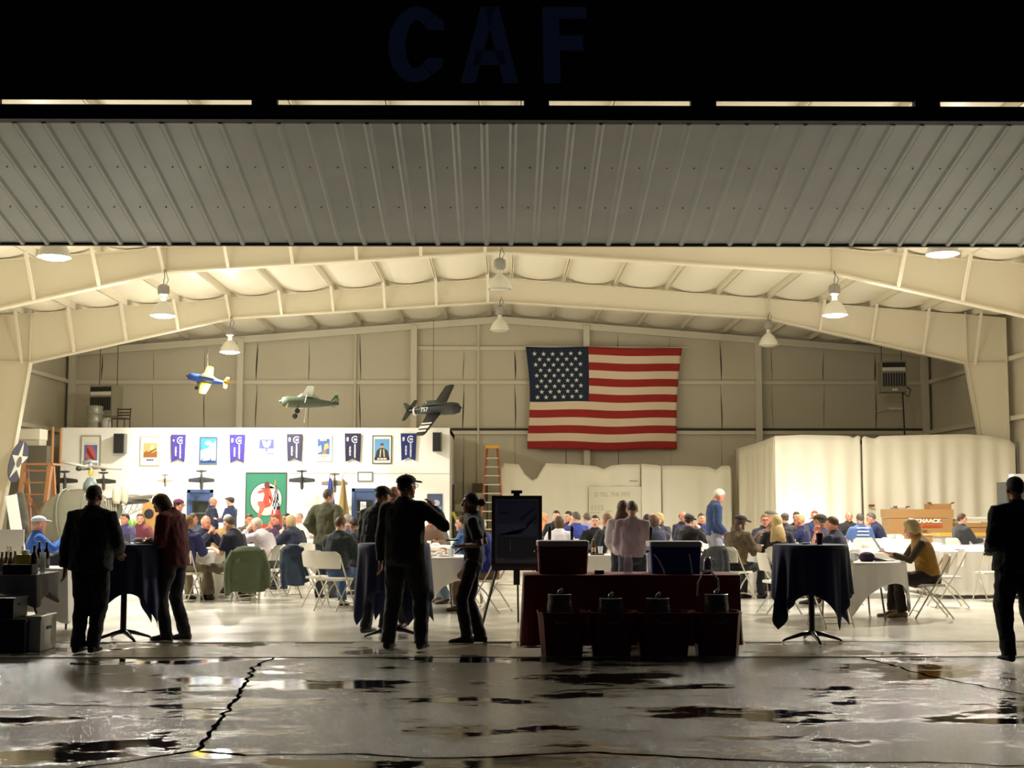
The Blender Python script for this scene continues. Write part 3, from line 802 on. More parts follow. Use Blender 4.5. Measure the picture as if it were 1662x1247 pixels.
def bottle(X, Y, z, kind, label, group=None):
    t = thing('bottle', label, 'bottle', (X, Y, z), group=group)
    if kind == 'beer': pr = [(.028, 0), (.031, .01), (.031, .13), (.026, .155), (.014, .18), (.013, .225), (.015, .23)]; m = mat('amber_glass', srgb(92, 50, 20), .12, alpha=.8)
    elif kind == 'wine': pr = [(.035, 0), (.038, .01), (.038, .18), (.032, .21), (.015, .235), (.014, .30), (.016, .305)]; m = mat('dark_green_glass', srgb(14, 18, 14), .1)
    elif kind == 'blue': pr = [(.028, 0), (.031, .01), (.031, .14), (.026, .16), (.014, .19), (.013, .22)]; m = mat('blue_aluminium', srgb(24, 44, 170), .3, .3)
    else: pr = [(.03, 0), (.033, .01), (.033, .15), (.026, .18), (.014, .20), (.013, .24)]; m = mat('clear_bottle', srgb(200, 196, 184), .1, alpha=.45)
    MB().lathe((0, 0, 0), pr, 16).build('glass_body', m, t, smooth=True)
    MB().lathe((0, 0, 0), [(.0325 if kind != 'wine' else .039, .04), (.0325 if kind != 'wine' else .039, .11)], 16, cap=False).build('paper_label', plain((190, 170, 130) if kind != 'wine' else (120, 116, 104), .7), t)
    MB().lathe((0, 0, pr[-1][1] - .004), [(.015, 0), (.016, .01), (.01, .014)], 12).build('bottle_cap', plain((180, 160, 90), .4, .4), t)
    return t
def cup(X, Y, z, label, col=(235, 235, 235), h=.12, r=.04, clear=False, group=None, name='cup', cat='cup'):
    m = mat('clear_cup', srgb(225, 228, 230), .08, alpha=.45) if clear else plain(col, .4)
    o = MB().lathe((0, 0, 0), [(r * .68, 0), (r * .72, .004), (r, h), (r * .94, h), (r * .66, .008)], 18).build(name, m, None, auto=40, loc=(X, Y, z))
    return tag(o, label, cat, group)

# ================================================================ flat artwork helper (posters, banners, signs)
def art(name, parent, cx, cz, y, w, h, shapes, depth=.006, back=None, loc=(0, 0, 0)):
    """one mesh: a board w x h facing -Y with printed shapes (unit coords) just proud of it"""
    mb = MB(); ms = []
    def use(c):
        m = plain(c, .6)
        if m not in ms: ms.append(m)
        mb.cur = ms.index(m)
    if back is not None:
        use(back); mb.box(cx - w / 2, cx + w / 2, y, y + depth, cz - h / 2, cz + h / 2)
    for i, (c, pts) in enumerate(shapes):
        use(c); yy = y - .0012 * (i + 1)
        if isinstance(pts, str) or (isinstance(pts, tuple) and isinstance(pts[0], str)):
            tx, u, v, sz = pts[:4]; put_text(mb, tx, sz * h, cx - w / 2 + u * w, cz - h / 2 + v * h, yy, .0006, sx=pts[4] if len(pts) > 4 else 1, rot=pts[5] if len(pts) > 5 else 0, bold=.006 * h)
        else:
            n = len(pts); q = [(cx - w / 2 + a * w, yy, cz - h / 2 + b * h) for a, b in pts]
            q2 = [(a, yy + .001, c_) for a, _, c_ in q]
            mb.add(q + q2, [tuple(range(n)), tuple(range(2 * n - 1, n - 1, -1))])
    return mb.build(name, ms, parent, loc=loc)
R4 = lambda a, b, c, d: [(a, b), (c, b), (c, d), (a, d)]
def circ(x, y, rx, ry=None, n=24, a0=0, a1=360): ry = ry or rx; return [(x + rx * cos(radians(a0 + (a1 - a0) * i / n)), y + ry * sin(radians(a0 + (a1 - a0) * i / n))) for i in range(n + (1 if a1 - a0 < 360 else 0))]
def starpts(x, y, r, ar=1, rot=90):
    return [(x + (r if i % 2 == 0 else r * .382) * cos(radians(rot + i * 36)) * ar, y + (r if i % 2 == 0 else r * .382) * sin(radians(rot + i * 36))) for i in range(10)]

# ================================================================ office block inside the hangar
YO = 40.0
M_OFF = mat('white_painted_wall', srgb(240, 238, 230), .6)
ox0, oz = at(100, 694, YO).x, at(400, 694.5, YO).z; ox1 = at(730, 694, YO).x
mb = MB(); mb.box(ox0, ox1, YO, YO + .12, 0, oz); mb.box(ox1 - .12, ox1, YO + .12, YW - .3, 0, oz); mb.box(ox0, ox1, YO + .12, YW - .3, oz - .15, oz - .01)
mb.box(ox0, ox0 + .12, YO + .12, YW - .3, 0, oz)
struct(mb.build('wall_office', M_OFF), 'white painted front wall of the office block inside the hangar')
a_, b_ = at(400, 768, YO).x, at(745, 768, YO)
struct(MB().tube([(at(470, 769, YO).x, YO - .012, b_.z), (ox1, YO - .012, b_.z - .02)], .007, 6).build('trim_2', plain((190, 188, 180))), 'thin cable line along the office wall')
def blue_door(n, px0, px1, ptop, label, frame_px=4):
    x0, x1 = at(px0, 822, YO).x, at(px1, 822, YO).x; z1 = at(px0, ptop, YO).z
    d = thing('door_%d' % n, label, None, ((x0 + x1) / 2, YO - .005, 0)); d['kind'] = 'structure'; w = x1 - x0
    mb = MB(); 
    for s in (-1, 1): mb.box(min(s * w / 2, s * (w / 2 - .09)), max(s * w / 2, s * (w / 2 - .09)), -.05, .02, 0, z1)
    mb.box(-w / 2, w / 2, -.05, .02, z1 - .09, z1); mb.build('door_frame', plain((62, 84, 128), .5), d)
    lf = MB().box(-w / 2 + .09, w / 2 - .09, -.02, .02, 0, z1 - .09).build('door_leaf', plain((58, 78, 118), .5), d)
    pn = MB().box(-w * .30, w * .32, -.03, -.018, z1 - 1.02, z1 - .34).build('window_pane', mat('dark_glass', srgb(50, 52, 48), .12), lf)
    MB().box(-w * .30, w * .32, -.04, -.03, z1 - .70, z1 - .675).build('glazing_bar', plain((110, 112, 110)), lf)
    MB().ell((w * .36, -.06, 1.0), (.03, .03, .03)).build('door_handle', M_MET, d)
    return d, w, z1
blue_door(2, 304, 346, 795, 'blue framed door of the office block, left of the round picture')
d3, w3, z3 = blue_door(3, 571, 613, 793, 'blue door of the office block, below the small white framed sign')
art('notice_paper', d3, -.04, z3 - .52, -.045, .17, .26, [((140, 140, 150), R4(.2, .7, .45, .8)), ((160, 160, 165), R4(.2, .5, .8, .54)), ((160, 160, 165), R4(.2, .35, .8, .39))], back=(245, 245, 250), depth=.004)

def wall_item(name, cat, label, px0, px1, py0, py1, frame_c, shapes, back, fw=.03, group=None, Y=YO, mount=None, dep=.03):
    p0 = at(px0, py1, Y - .03); p1 = at(px1, py0, Y - .03); w, h = p1.x - p0.x, p1.z - p0.z
    t = thing(name, label, cat, ((p0.x + p1.x) / 2, Y - dep - .005, (p0.z + p1.z) / 2), group=group)
    if frame_c:
        mb = MB(); a, b = w / 2, h / 2
        mb.box(-a, a, 0, dep, b - fw, b); mb.box(-a, a, 0, dep, -b, -b + fw); mb.box(-a, -a + fw, 0, dep, -b + fw, b - fw); mb.box(a - fw, a, 0, dep, -b + fw, b - fw)
        mb.build('frame', plain(frame_c, .4), t)
        art('print', t, 0, 0, dep * .5, w - 2 * fw + .004, h - 2 * fw + .004, shapes, back=back)
    else: art('print', t, 0, 0, dep * .5, w, h, shapes, back=back)
    return t
wall_item('poster', 'poster', 'framed poster with a red figure on blue, leftmost on the office wall', 130, 164, 707, 760, (150, 146, 136),
          [((70, 110, 170), R4(.14, .1, .86, .72)), ((190, 90, 86), [(.2, .3), (.75, .12), (.8, .4), (.62, .7), (.25, .68)]), ((120, 50, 60), [(.25, .5), (.7, .12), (.78, .2), (.3, .66)]), ((210, 210, 205), R4(.14, .72, .86, .8))], (226, 222, 208))
wall_item('poster', 'poster', 'white framed poster with a golden brown scene, left of the first purple banner', 227, 260, 708, 756, (196, 192, 176),
          [((206, 170, 110), R4(.12, .26, .9, .78)), ((150, 96, 44), [(.12, .26), (.9, .26), (.9, .5), (.6, .42), (.3, .5), (.12, .42)]), ((240, 220, 150), [(.5, .45), (.72, .5), (.7, .72), (.52, .7)]), ((120, 76, 36), [(.45, .4), (.85, .55), (.88, .6), (.5, .5)]), ((60, 60, 60), ('THE MAN WE', .5, .17, .06, .7))], (242, 240, 228))
wall_item('poster', 'poster', 'dark framed poster of a bright blue sky with a white parachute', 323, 353, 709, 754, (88, 104, 128),
          [((60, 150, 210), R4(.0, .5, 1, 1)), ((160, 230, 240), [(.3, .5), (1, .5), (1, .9), (.6, .7)]), ((226, 238, 246), [(0, .1), (1, .1), (1, .5), (.7, .62), (.4, .58), (0, .5)]), ((250, 250, 255), circ(.5, .8, .22, .09)), ((30, 60, 110), [(0, .02), (1, .02), (1, .1), (.5, .12), (.3, .06), (.1, .1), (.35, .3), (0, .1)]), ((30, 60, 110), [(.6, .1), (.66, .28), (.7, .1)])], (36, 90, 150), fw=.04)
wall_item('poster', 'poster', 'white framed poster with orange and cream shapes on blue, between the two darker banners', 512, 539, 706, 749, (216, 212, 198),
          [((64, 96, 150), R4(.08, .16, .9, .88)), ((220, 160, 90), [(.5, .4), (.85, .5), (.8, .7), (.55, .66)]), ((236, 226, 200), [(.1, .3), (.35, .36), (.3, .62), (.12, .55)]), ((150, 110, 80), [(.4, .2), (.7, .25), (.66, .42), (.42, .38)]), ((245, 245, 240), ('Keep us', .45, .83, .08, 1)), ((250, 250, 245), R4(.08, .1, .9, .24)), ((180, 160, 60), ('Flying!', .5, .17, .1, 1.2))], (240, 238, 226))
wall_item('poster', 'poster', 'dark framed poster of a man in flying gear against blue sky', 604, 636, 707, 753, (70, 66, 60),
          [((96, 150, 196), R4(.08, .1, .92, .9)), ((50, 46, 44), [(.12, .2), (.2, .46), (.38, .56), (.6, .56), (.82, .46), (.9, .2)]), ((190, 150, 120), circ(.5, .64, .09, .075)), ((80, 60, 44), circ(.5, .69, .1, .05)), ((206, 196, 150), [(.36, .22), (.42, .22), (.46, .5), (.4, .52)]), ((206, 196, 150), [(.6, .22), (.66, .22), (.62, .52), (.56, .5)]), ((20, 20, 20), R4(.08, .1, .92, .2)), ((240, 240, 240), ('GET HIM HERE', .5, .15, .075, .72))], (236, 232, 216), fw=.025)
wall_item('poster', 'poster', 'blue poster with a pale round cloud beside the right end of the office wall', 693, 718, 802, 838, (80, 88, 108),
          [((70, 84, 120), R4(0, .5, 1, 1)), ((170, 180, 200), circ(.6, .6, .25, .14)), ((120, 140, 176), R4(0, .3, 1, .42)), ((40, 56, 120), R4(0, 0, 1, .3)), ((190, 196, 206), R4(.1, .33, .9, .36))], (90, 104, 140), fw=.012)
wall_item('emblem_sign', 'sign', 'small square white sign with a blue winged emblem between the second and third banners', 420, 445, 713, 740, None,
          [((86, 92, 168), R4(.02, .42, .98, .98)), ((245, 246, 255), [(.2, .9), (.4, .92), (.5, .75), (.6, .92), (.8, .9), (.72, .62), (.6, .5), (.4, .5), (.28, .62)]), ((110, 116, 180), circ(.5, .34, .1)), ((150, 156, 200), R4(.02, .28, .36, .34)), ((150, 156, 200), R4(.64, .28, .98, .34)), ((120, 130, 200), R4(.5, .08, .98, .18))], (240, 242, 252))
wall_item('framed_certificate', 'sign', 'small blank white sign in a grey frame above the right blue door', 580, 605, 766, 782, (110, 112, 112), [((215, 216, 214), R4(.1, .2, .9, .24))], (240, 240, 234), fw=.03)
# green board with a red figure on a pale disc (generic stand-in)
wall_item('nose_art_board', 'sign', 'green board with a red figure leaning on a pale round disc', 397, 466, 767, 872, (60, 70, 58),
          [((24, 84, 62), circ(.5, .585, .415, .275, 40)), ((222, 220, 180), circ(.5, .585, .39, .258, 40)), ((250, 246, 214), [(.22, .55), (.42, .55), (.42, .7), (.62, .8), (.68, .62), (.62, .5), (.7, .5), (.74, .76), (.5, .83), (.26, .74)]),
           ((196, 62, 50), [(.42, .72), (.6, .73), (.58, .62), (.62, .52), (.52, .47), (.36, .55), (.3, .55), (.29, .49), (.36, .48), (.42, .45), (.38, .4), (.3, .3), (.34, .29), (.46, .44), (.6, .47), (.66, .52), (.62, .64), (.62, .72), (.66, .6), (.7, .54), (.67, .54), (.6, .66), (.56, .76), (.48, .77), (.42, .74), (.3, .72), (.31, .68), (.42, .7)]),
           ((200, 60, 46), [(.40, .77), (.60, .77), (.58, .55), (.63, .5), (.5, .45), (.42, .55), (.46, .66)]), ((206, 90, 74), [(.28, .55), (.44, .56), (.48, .46), (.36, .3), (.28, .28), (.34, .44)]),
           ((206, 84, 70), [(.29, .71), (.44, .75), (.46, .7), (.3, .67)]), ((200, 90, 70), [(.6, .76), (.7, .55), (.66, .54), (.56, .7)]),
           ((92, 40, 36), circ(.52, .81, .07, .055)), ((170, 44, 40), R4(.36, .10, .62, .19))], (44, 120, 92), fw=.03)

# swallow tail banners
def banner(px0, px1, py0, py1, col, label, wide):
    p0 = at(px0, py1, YO - .05); p1 = at(px1, py0, YO - .05); w, h = p1.x - p0.x, p1.z - p0.z
    t = thing('pennant_banner', label, 'banner', ((p0.x + p1.x) / 2, YO - .05, p1.z), group='swallow tail banners on the office wall')
    mb = MB(); nx, nz = 12, 22; vs = []
    for i in range(nz + 1):
        for j in range(nx + 1):
            u = j / nx - .5; v = i / nz; tail = .115 * (1 - abs(u) * 2) if v > .0 else 0
            zz = -v * h * (1 - tail); pinch = 1 - .12 * v
            vs.append((u * w * pinch, .012 * sin(u * 9 + v * 5) * v - .01, zz))
    mb.add(vs, [(i * (nx + 1) + j, i * (nx + 1) + j + 1, (i + 1) * (nx + 1) + j + 1, (i + 1) * (nx + 1) + j) for i in range(nz) for j in range(nx)])
    o = mb.build('banner_cloth', cloth_mat(col), t, smooth=True)
    md = o.modifiers.new('s', 'SOLIDIFY'); md.thickness = .004
    MB().tube([(-w / 2 - .01, -.01, .004), (w / 2 + .01, -.01, .004)], .008, 6).build('rod', M_MET, t)
    wh = plain((232, 232, 245), .6); e = MB(); cx, cz, r = .07 * w / .48, -h * .21, .105
    n = 20; ring = []
    for i in range(n):
        a0, a1 = radians(48 + 264 * i / n), radians(48 + 264 * (i + 1) / n)
        q = [(cx + r * cos(a0), cz + r * sin(a0)), (cx + r * cos(a1), cz + r * sin(a1)), (cx + r * .74 * cos(a1), cz + r * .74 * sin(a1)), (cx + r * .74 * cos(a0), cz + r * .74 * sin(a0))]
        e.add([(a, -.035, b) for a, b in q], [(0, 1, 2, 3)])
    e.build('emblem_ring', wh, t); e = MB()
    put_text(e, 'm', .13, cx + .015, cz + .005, -.035, .001, bold=.004); e.build('emblem_letter', wh, t); e = MB()
    if wide: put_text(e, '100', .085, -w * .30, cz, -.035, .001, bold=.004, rot=pi / 2)
    else: e.box(-w * .36, -w * .26, -.036, -.034, cz - .03, cz + .03)
    e.build('number_print', wh, t); e = MB(); put_text(e, 'MUSEUM', .07, -w * .16, -h * .62, -.035, .001, rot=-pi / 2, bold=.002); e.build('word_print', wh, t); e = MB()
    put_text(e, 'ANNIVERSARY', .065, w * .14, -h * .62, -.035, .001, rot=-pi / 2, bold=.002)
    e.build('word_print', wh, t)
banner(277, 302, 706, 750, (72, 58, 150), 'purple swallow tail banner between the brown poster and the blue sky poster', 0)
banner(372, 398, 706, 751, (70, 56, 148), 'purple swallow tail banner just right of the blue sky poster', 1)
banner(465, 491, 705, 749, (62, 60, 84), 'grey purple swallow tail banner right of the small emblem sign', 1)
banner(559, 586, 704, 750, (40, 38, 66), 'darkest swallow tail banner, left of the man in flying gear poster', 1)
banner(650, 676, 704, 748, (28, 40, 104), 'navy swallow tail banner at the right end of the office wall', 1)
for px0, px1, py0, py1, lab in ((184, 203, 704, 736, 'black wall speaker near the left end of the office wall, above the helicopter'), (702, 717, 702, 733, 'black wall speaker on the office wall, behind the black model plane wing')):
    p0, p1 = at(px0, py1, YO - .3), at(px1, py0, YO - .3)
    t = thing('wall_speaker', lab, 'speaker', ((p0.x + p1.x) / 2, YO - .32, (p0.z + p1.z) / 2)); w, h = (p1.x - p0.x) / 2, (p1.z - p0.z) / 2
    MB().box(-w, w, 0, .27, -h, h).build('cabinet', plain((120, 118, 106), .6), t)
    MB().box(-w + .01, w - .03, -.012, 0, -h + .01, h - .01).build('grille', mat('speaker_cloth', (.012, .012, .012), .8), t)
    MB().box(-.03, .03, .27, .32, -.05, .05).build('bracket', M_METD, t)

# small framed white stand of storage on the office roof
def barrel(x, y, z, label):
    t = MB().lathe((0, 0, 0), [(.24, 0), (.25, .02), (.24, .2), (.255, .22), (.24, .24), (.24, .46), (.255, .48), (.24, .5), (.24, .7), (.25, .72), (.16, .74)], 20).build('drum', plain((150, 148, 134), .4, .4), None, auto=40, loc=(x, y, z)); tag(t, label, 'drum')
rz_ = oz
barrel(at(153, 690, 41.2).x, 41.2, rz_, 'dull metal drum on the office roof, below the left unit heater')
cb = at(173, 690, 41).x
t = thing('propane_bottle', 'small pale tank on the office roof beside the metal drum', 'tank', (at(174, 690, 41.0).x, 41.0, rz_))
MB().lathe((0, 0, 0), [(.12, 0), (.15, .04), (.16, .2), (.14, .3), (.05, .36)], 16).build('vessel', plain((176, 172, 156), .4), t, smooth=True)
MB().cyl((0, 0), .05, .35, .42).build('valve', M_METD, t)
cx_ = at(196, 690, 40.9).x
t = thing('ladder_back_chair', 'dark wooden chair standing on the office roof, right of the unit heater', 'chair', (cx_, 40.9, rz_), radians(170))
dk = mat('dark_wood', srgb(46, 34, 26), .5)
MB().box(-.22, .22, -.2, .2, .30, .34).build('seat', dk, t)
for sx in (-1, 1):
    MB().tube([(sx * .2, -.19, 0), (sx * .2, -.19, .34), (sx * .21, -.22, .66)], .02, 8).build('leg', dk, t); MB().tube([(sx * .2, .18, 0), (sx * .2, .18, .32)], .02, 8).build('leg', dk, t)
for z in (.42, .5, .6): MB().box(-.2, .2, -.225, -.2, z, z + .04).build('back_slat', dk, t)

def unit_heater(px, py, Y, label, face=0, low=None):
    p = at(px, py, Y); t = thing('unit_heater', label, 'heater', (p.x, p.y, p.z), radians(face)); body = plain((136, 130, 108), .5)
    MB().box(-.38, .38, -.25, .45, -.50, .45).build('cabinet', body, t)
    MB().box(-.34, .34, -.27, -.25, .26, .40).build('upper_vent', mat('vent_black', (.01, .01, .01), .7), t)
    MB().box(-.34, .34, -.275, -.25, .14, .25).build('hood', plain((210, 206, 190), .5), t)
    for i in range(9): MB().box(-.33 + i * .078, -.295 + i * .078, -.29, -.25, -.33, .08).build('louvre', mat('vent_black', (.01, .01, .01), .7), t)
    MB().box(-.06, .10, -.262, -.25, -.46, -.40).build('rating_plate', plain((226, 222, 200)), t)
    return t
h1 = unit_heater(170, 650, 42.3, 'old beige unit heater above the left end of the office roof', -12)
for sx in (-.3, .3): MB().tube([(sx, .2, .45), (sx, .2, 2.2)], .012, 6).build('hanger_rod', M_METD, h1)
h2 = unit_heater(1449, 611, 41.5, 'beige unit heater hanging in the far right corner', -8)
for sx in (-.3, .3): MB().tube([(sx, .2, .45), (sx, .2, 1.75)], .012, 6).build('hanger_rod', M_METD, h2)
MB().tube([(.3, .2, -.5), (.5, .2, -.62), (.55, .2, -.4), (.42, .2, -.3)], .02, 8).build('gas_pipe', M_METD, h2)
MB().tube([(.32, .25, -.5), (.36, .25, -2.3)], .025, 8).build('downpipe', M_DARK, h2)
p = at(1446, 665, 44.2)
t = thing('conduit_arm', 'short white tube on an arm below the right unit heater', 'tube', (p.x, 44.2, p.z))
MB().tube([(-.45, .24, -.06), (-.45, 0, -.06), (-.1, -.1, .02)], .015, 6).build('arm', M_STEEL2, t); MB().tube([(-.1, -.1, .02), (.35, -.1, .02)], .035, 8).build('tube_shade', plain((240, 236, 220)), t)
p = at(1425, 546, 43.2)
tag(MB().box(-.55, .55, -.2, .2, -.08, .08).build('dark_vent_box', M_DARK, None, loc=(p.x, 43.2, p.z)), 'long dark box under the eave in the far right corner', 'vent')

# ================================================================ big flag
fY = YW - .33
def flagpt(u, v):
    TL, TR, BL, BR = (853, 563), (1107, 566), (856, 728), (1099, 729)
    a = (TL[0] + (TR[0] - TL[0]) * u, TL[1] + (TR[1] - TL[1]) * u); b = (BL[0] + (BR[0] - BL[0]) * u, BL[1] + (BR[1] - BL[1]) * u)
    x, y = a[0] + (b[0] - a[0]) * v, a[1] + (b[1] - a[1]) * v
    x += (5.5 * sin(pi * min(1, v * 1.1)) * (1 - u) - 4 * sin(pi * v) * u); y += .9 * sin(u * 11 + v * 2) + 2.2 * sin(pi * u) * (v > .5) * (v - .5) * 2
    p = at(x, y, fY); p.y += .03 * sin(u * 14) + .02 * sin(u * 5 + v * 9) - .05 * (1 - abs(u - .38) * 2 if abs(u - .38) < .5 else 0)
    return p
root = thing('american_flag', 'large flag with fifty stars and thirteen stripes hung high on the back wall', 'flag', at(980, 647, fY))
o0 = root.location.copy()
mb = MB(); nu, nv = 60, 52; ms = [plain((160, 36, 30), .8), plain((232, 212, 184), .8), plain((20, 38, 60), .8)]
base = [flagpt(i / nu, j / nv) - o0 for j in range(nv + 1) for i in range(nu + 1)]
for j in range(nv):
    for i in range(nu):
        st = j * 13 // nv; cu = .385
        c = 2 if (i / nu < cu and st < 7) else (0 if st % 2 == 0 else 1)
        q = (j * (nu + 1) + i, j * (nu + 1) + i + 1, (j + 1) * (nu + 1) + i + 1, (j + 1) * (nu + 1) + i)
        mb.f.append(q); mb.mi.append(c)
mb.v = base
fc = mb.build('flag_cloth', ms, root, smooth=True)
md = fc.modifiers.new('s', 'SOLIDIFY'); md.thickness = .006
sb = MB()
for r in range(9):
    k = 6 if r % 2 == 0 else 5
    for c in range(k):
        u = (.052 + (c + (0 if k == 6 else .5)) * .0585); v = (.065 + r * .0535)
        P_ = flagpt(u, v) - o0; P_.y -= .035; rr = .085
        sb.add([(P_.x + a, P_.y, P_.z + b) for a, b in starpts(0, 0, rr)] + [P_], [(i, (i + 1) % 10, 10) for i in range(10)])
sb.build('stars', plain((230, 228, 216), .8), root)
MB().tube([flagpt(-.01, -.005) - o0, flagpt(1.05, -.005) - o0], .012, 6).build('hanging_rope', M_STEEL2, root)

# ================================================================ curtains
M_CUR = mat('white_plastic_sheet', srgb(226, 220, 200), .5, bump=.2, bscale=4)
def curtain(name, label, pts, Y0, Y1, amp=.07, folds=8, m=None, zlow=.02, taper=None):
    """pts: (px,py) top profile running left to right, hung from Y0 (left) to Y1 (right)"""
    P = []; x0, x1 = pts[0][0], pts[-1][0]
    for i in range(len(pts) - 1):
        (a, b), (c, d) = pts[i], pts[i + 1]; k = max(1, int(abs(c - a) / 1.6) if Y0 == Y1 or abs(c - a) > 30 else 20)
        for j in range(k): P.append((a + (c - a) * j / k, b + (d - b) * j / k))
    P.append(pts[-1]); n = len(P); K = 16; vs = []; cols = []
    L_ = 0; prev = None
    for i, (x, y) in enumerate(P):
        u = (x - x0) / (x1 - x0) if abs(Y1 - Y0) < 1 else i / (n - 1)
        p = at(x, y, Y0 + (Y1 - Y0) * u)
        if prev is not None: L_ += (Vector((p.x - prev.x, p.y - prev.y))).length
        prev = p; cols.append((p, L_))
    dirh = Vector((cols[-1][0].x - cols[0][0].x, cols[-1][0].y - cols[0][0].y)).normalized(); nr = Vector((dirh.y, -dirh.x))
    for i, (p, L_) in enumerate(cols):
        for j in range(K + 1):
            v = j / K; z = p.z + (zlow - p.z) * v
            f_ = amp * (.25 + .75 * min(1, v * 2)) * (noise.noise(Vector((L_ * 1.9, v * .6, Y0))) * 1.3 + .45 * sin(L_ * folds + 1.5 * noise.noise(Vector((L_ * .8, v * .8, 3)))) )
            f_ += amp * .5 * noise.noise(Vector((L_ * 1.2 + v * 1.4, v * 2.2, 8)))
            vs.append((p.x + nr.x * f_, p.y + nr.y * f_, z))
    mb = MB().add(vs, [(i * (K + 1) + j, (i + 1) * (K + 1) + j, (i + 1) * (K + 1) + j + 1, i * (K + 1) + j + 1) for i in range(n - 1) for j in range(K)])
    o = mb.build(name, m or M_CUR, None, smooth=True); md = o.modifiers.new('s', 'SOLIDIFY'); md.thickness = .004
    return tag(o, label, 'curtain')
curtain('hanging_sheet', 'white plastic sheet with a deep dip in its top edge, nearest the ladder', [(813, 760), (818, 752), (842, 754), (852, 770), (864, 780), (872, 776), (880, 762), (886, 752), (930, 754), (968, 757), (980, 762), (992, 756), (1010, 754), (1040, 754)], 42, 42)
curtain('hanging_sheet', 'white plastic sheet behind the standing couple, middle piece of the low screen', [(1041, 753), (1066, 755), (1073, 757)], 41.9, 41.9)
curtain('hanging_sheet', 'white plastic sheet of the low screen, behind the standing white haired man', [(1074, 756), (1110, 756), (1150, 758), (1162, 763), (1172, 756), (1184, 756), (1187, 762)], 42, 42)
YR = 36.75
curtain('hanging_sheet', 'tall white sheet forming the shaded left side of the right hand enclosure', [(1194, 728), (1200, 727), (1230, 719), (1256, 709)], 43.6, YR + .05, amp=.05)
curtain('hanging_sheet', 'tall white sheet with a very brightly lit lower part, left of the slit', [(1257, 708), (1300, 706), (1360, 707), (1378, 708), (1385, 711), (1393, 707), (1396, 709)], YR, YR, amp=.075, folds=11)
curtain('hanging_sheet', 'tall white sheet to the right of the slit, behind the large brown tool box', [(1399, 712), (1402, 708), (1412, 711), (1420, 712), (1428, 708), (1500, 706), (1565, 705), (1600, 707), (1625, 712), (1640, 716), (1648, 722)], YR, YR, amp=.09, folds=13)
t = thing('enclosure_frame', 'dark timber frame carrying the tall right hand sheets', 'frame', (Xat(1258, YR), YR + .25, 0))
for dx, dy in ((0, .1), (2.2, .1), (6.2, .1), (0, 6.6)): MB().box(dx + .15, dx + .24, dy, dy + .09, 0, 3.2).build('post', dk, t)
MB().box(.15, 6.3, .1, .19, 3.2, 3.32).build('rail', dk, t); MB().box(.15, .24, .1, 6.7, 3.2, 3.32).build('rail', dk, t)
# paper sign on the middle sheet
p0, p1 = at(956, 850, 41.93), at(1046, 790, 41.93); w, h = p1.x - p0.x, p1.z - p0.z
t = thing('paper_sign', 'large cream paper sign with faint handwriting on the middle white sheet', 'sign', ((p0.x + p1.x) / 2, 41.93, (p0.z + p1.z) / 2))
G = (190, 184, 162)
art('sheet', t, 0, 0, 0, w, h, [(G, ('O TILL THE FIRE', .42, .78, .16, .85)), (G, ('1115 __', .22, .42, .2, .9)), (G, R4(.02, .28, .1, .30)), (G, R4(.12, .28, .2, .30)), (G, R4(.28, .28, .38, .31))], back=(218, 212, 190), depth=.01)
p0 = at(1028, 781, 41.94)
tag(MB().box(-.12, .12, 0, .01, -.015, .015).build('paper_strip', plain((160, 154, 134)), None, loc=tuple(p0)), 'thin dark strip stuck high on the middle white sheet', 'strip')
p0 = at(1415, 821, YR - .12)
tag(MB().box(-.08, .08, 0, .012, -.03, .03).build('red_label', plain((120, 44, 36)), None, loc=tuple(p0)), 'small dark red label on the tall sheet right of the slit', 'label')

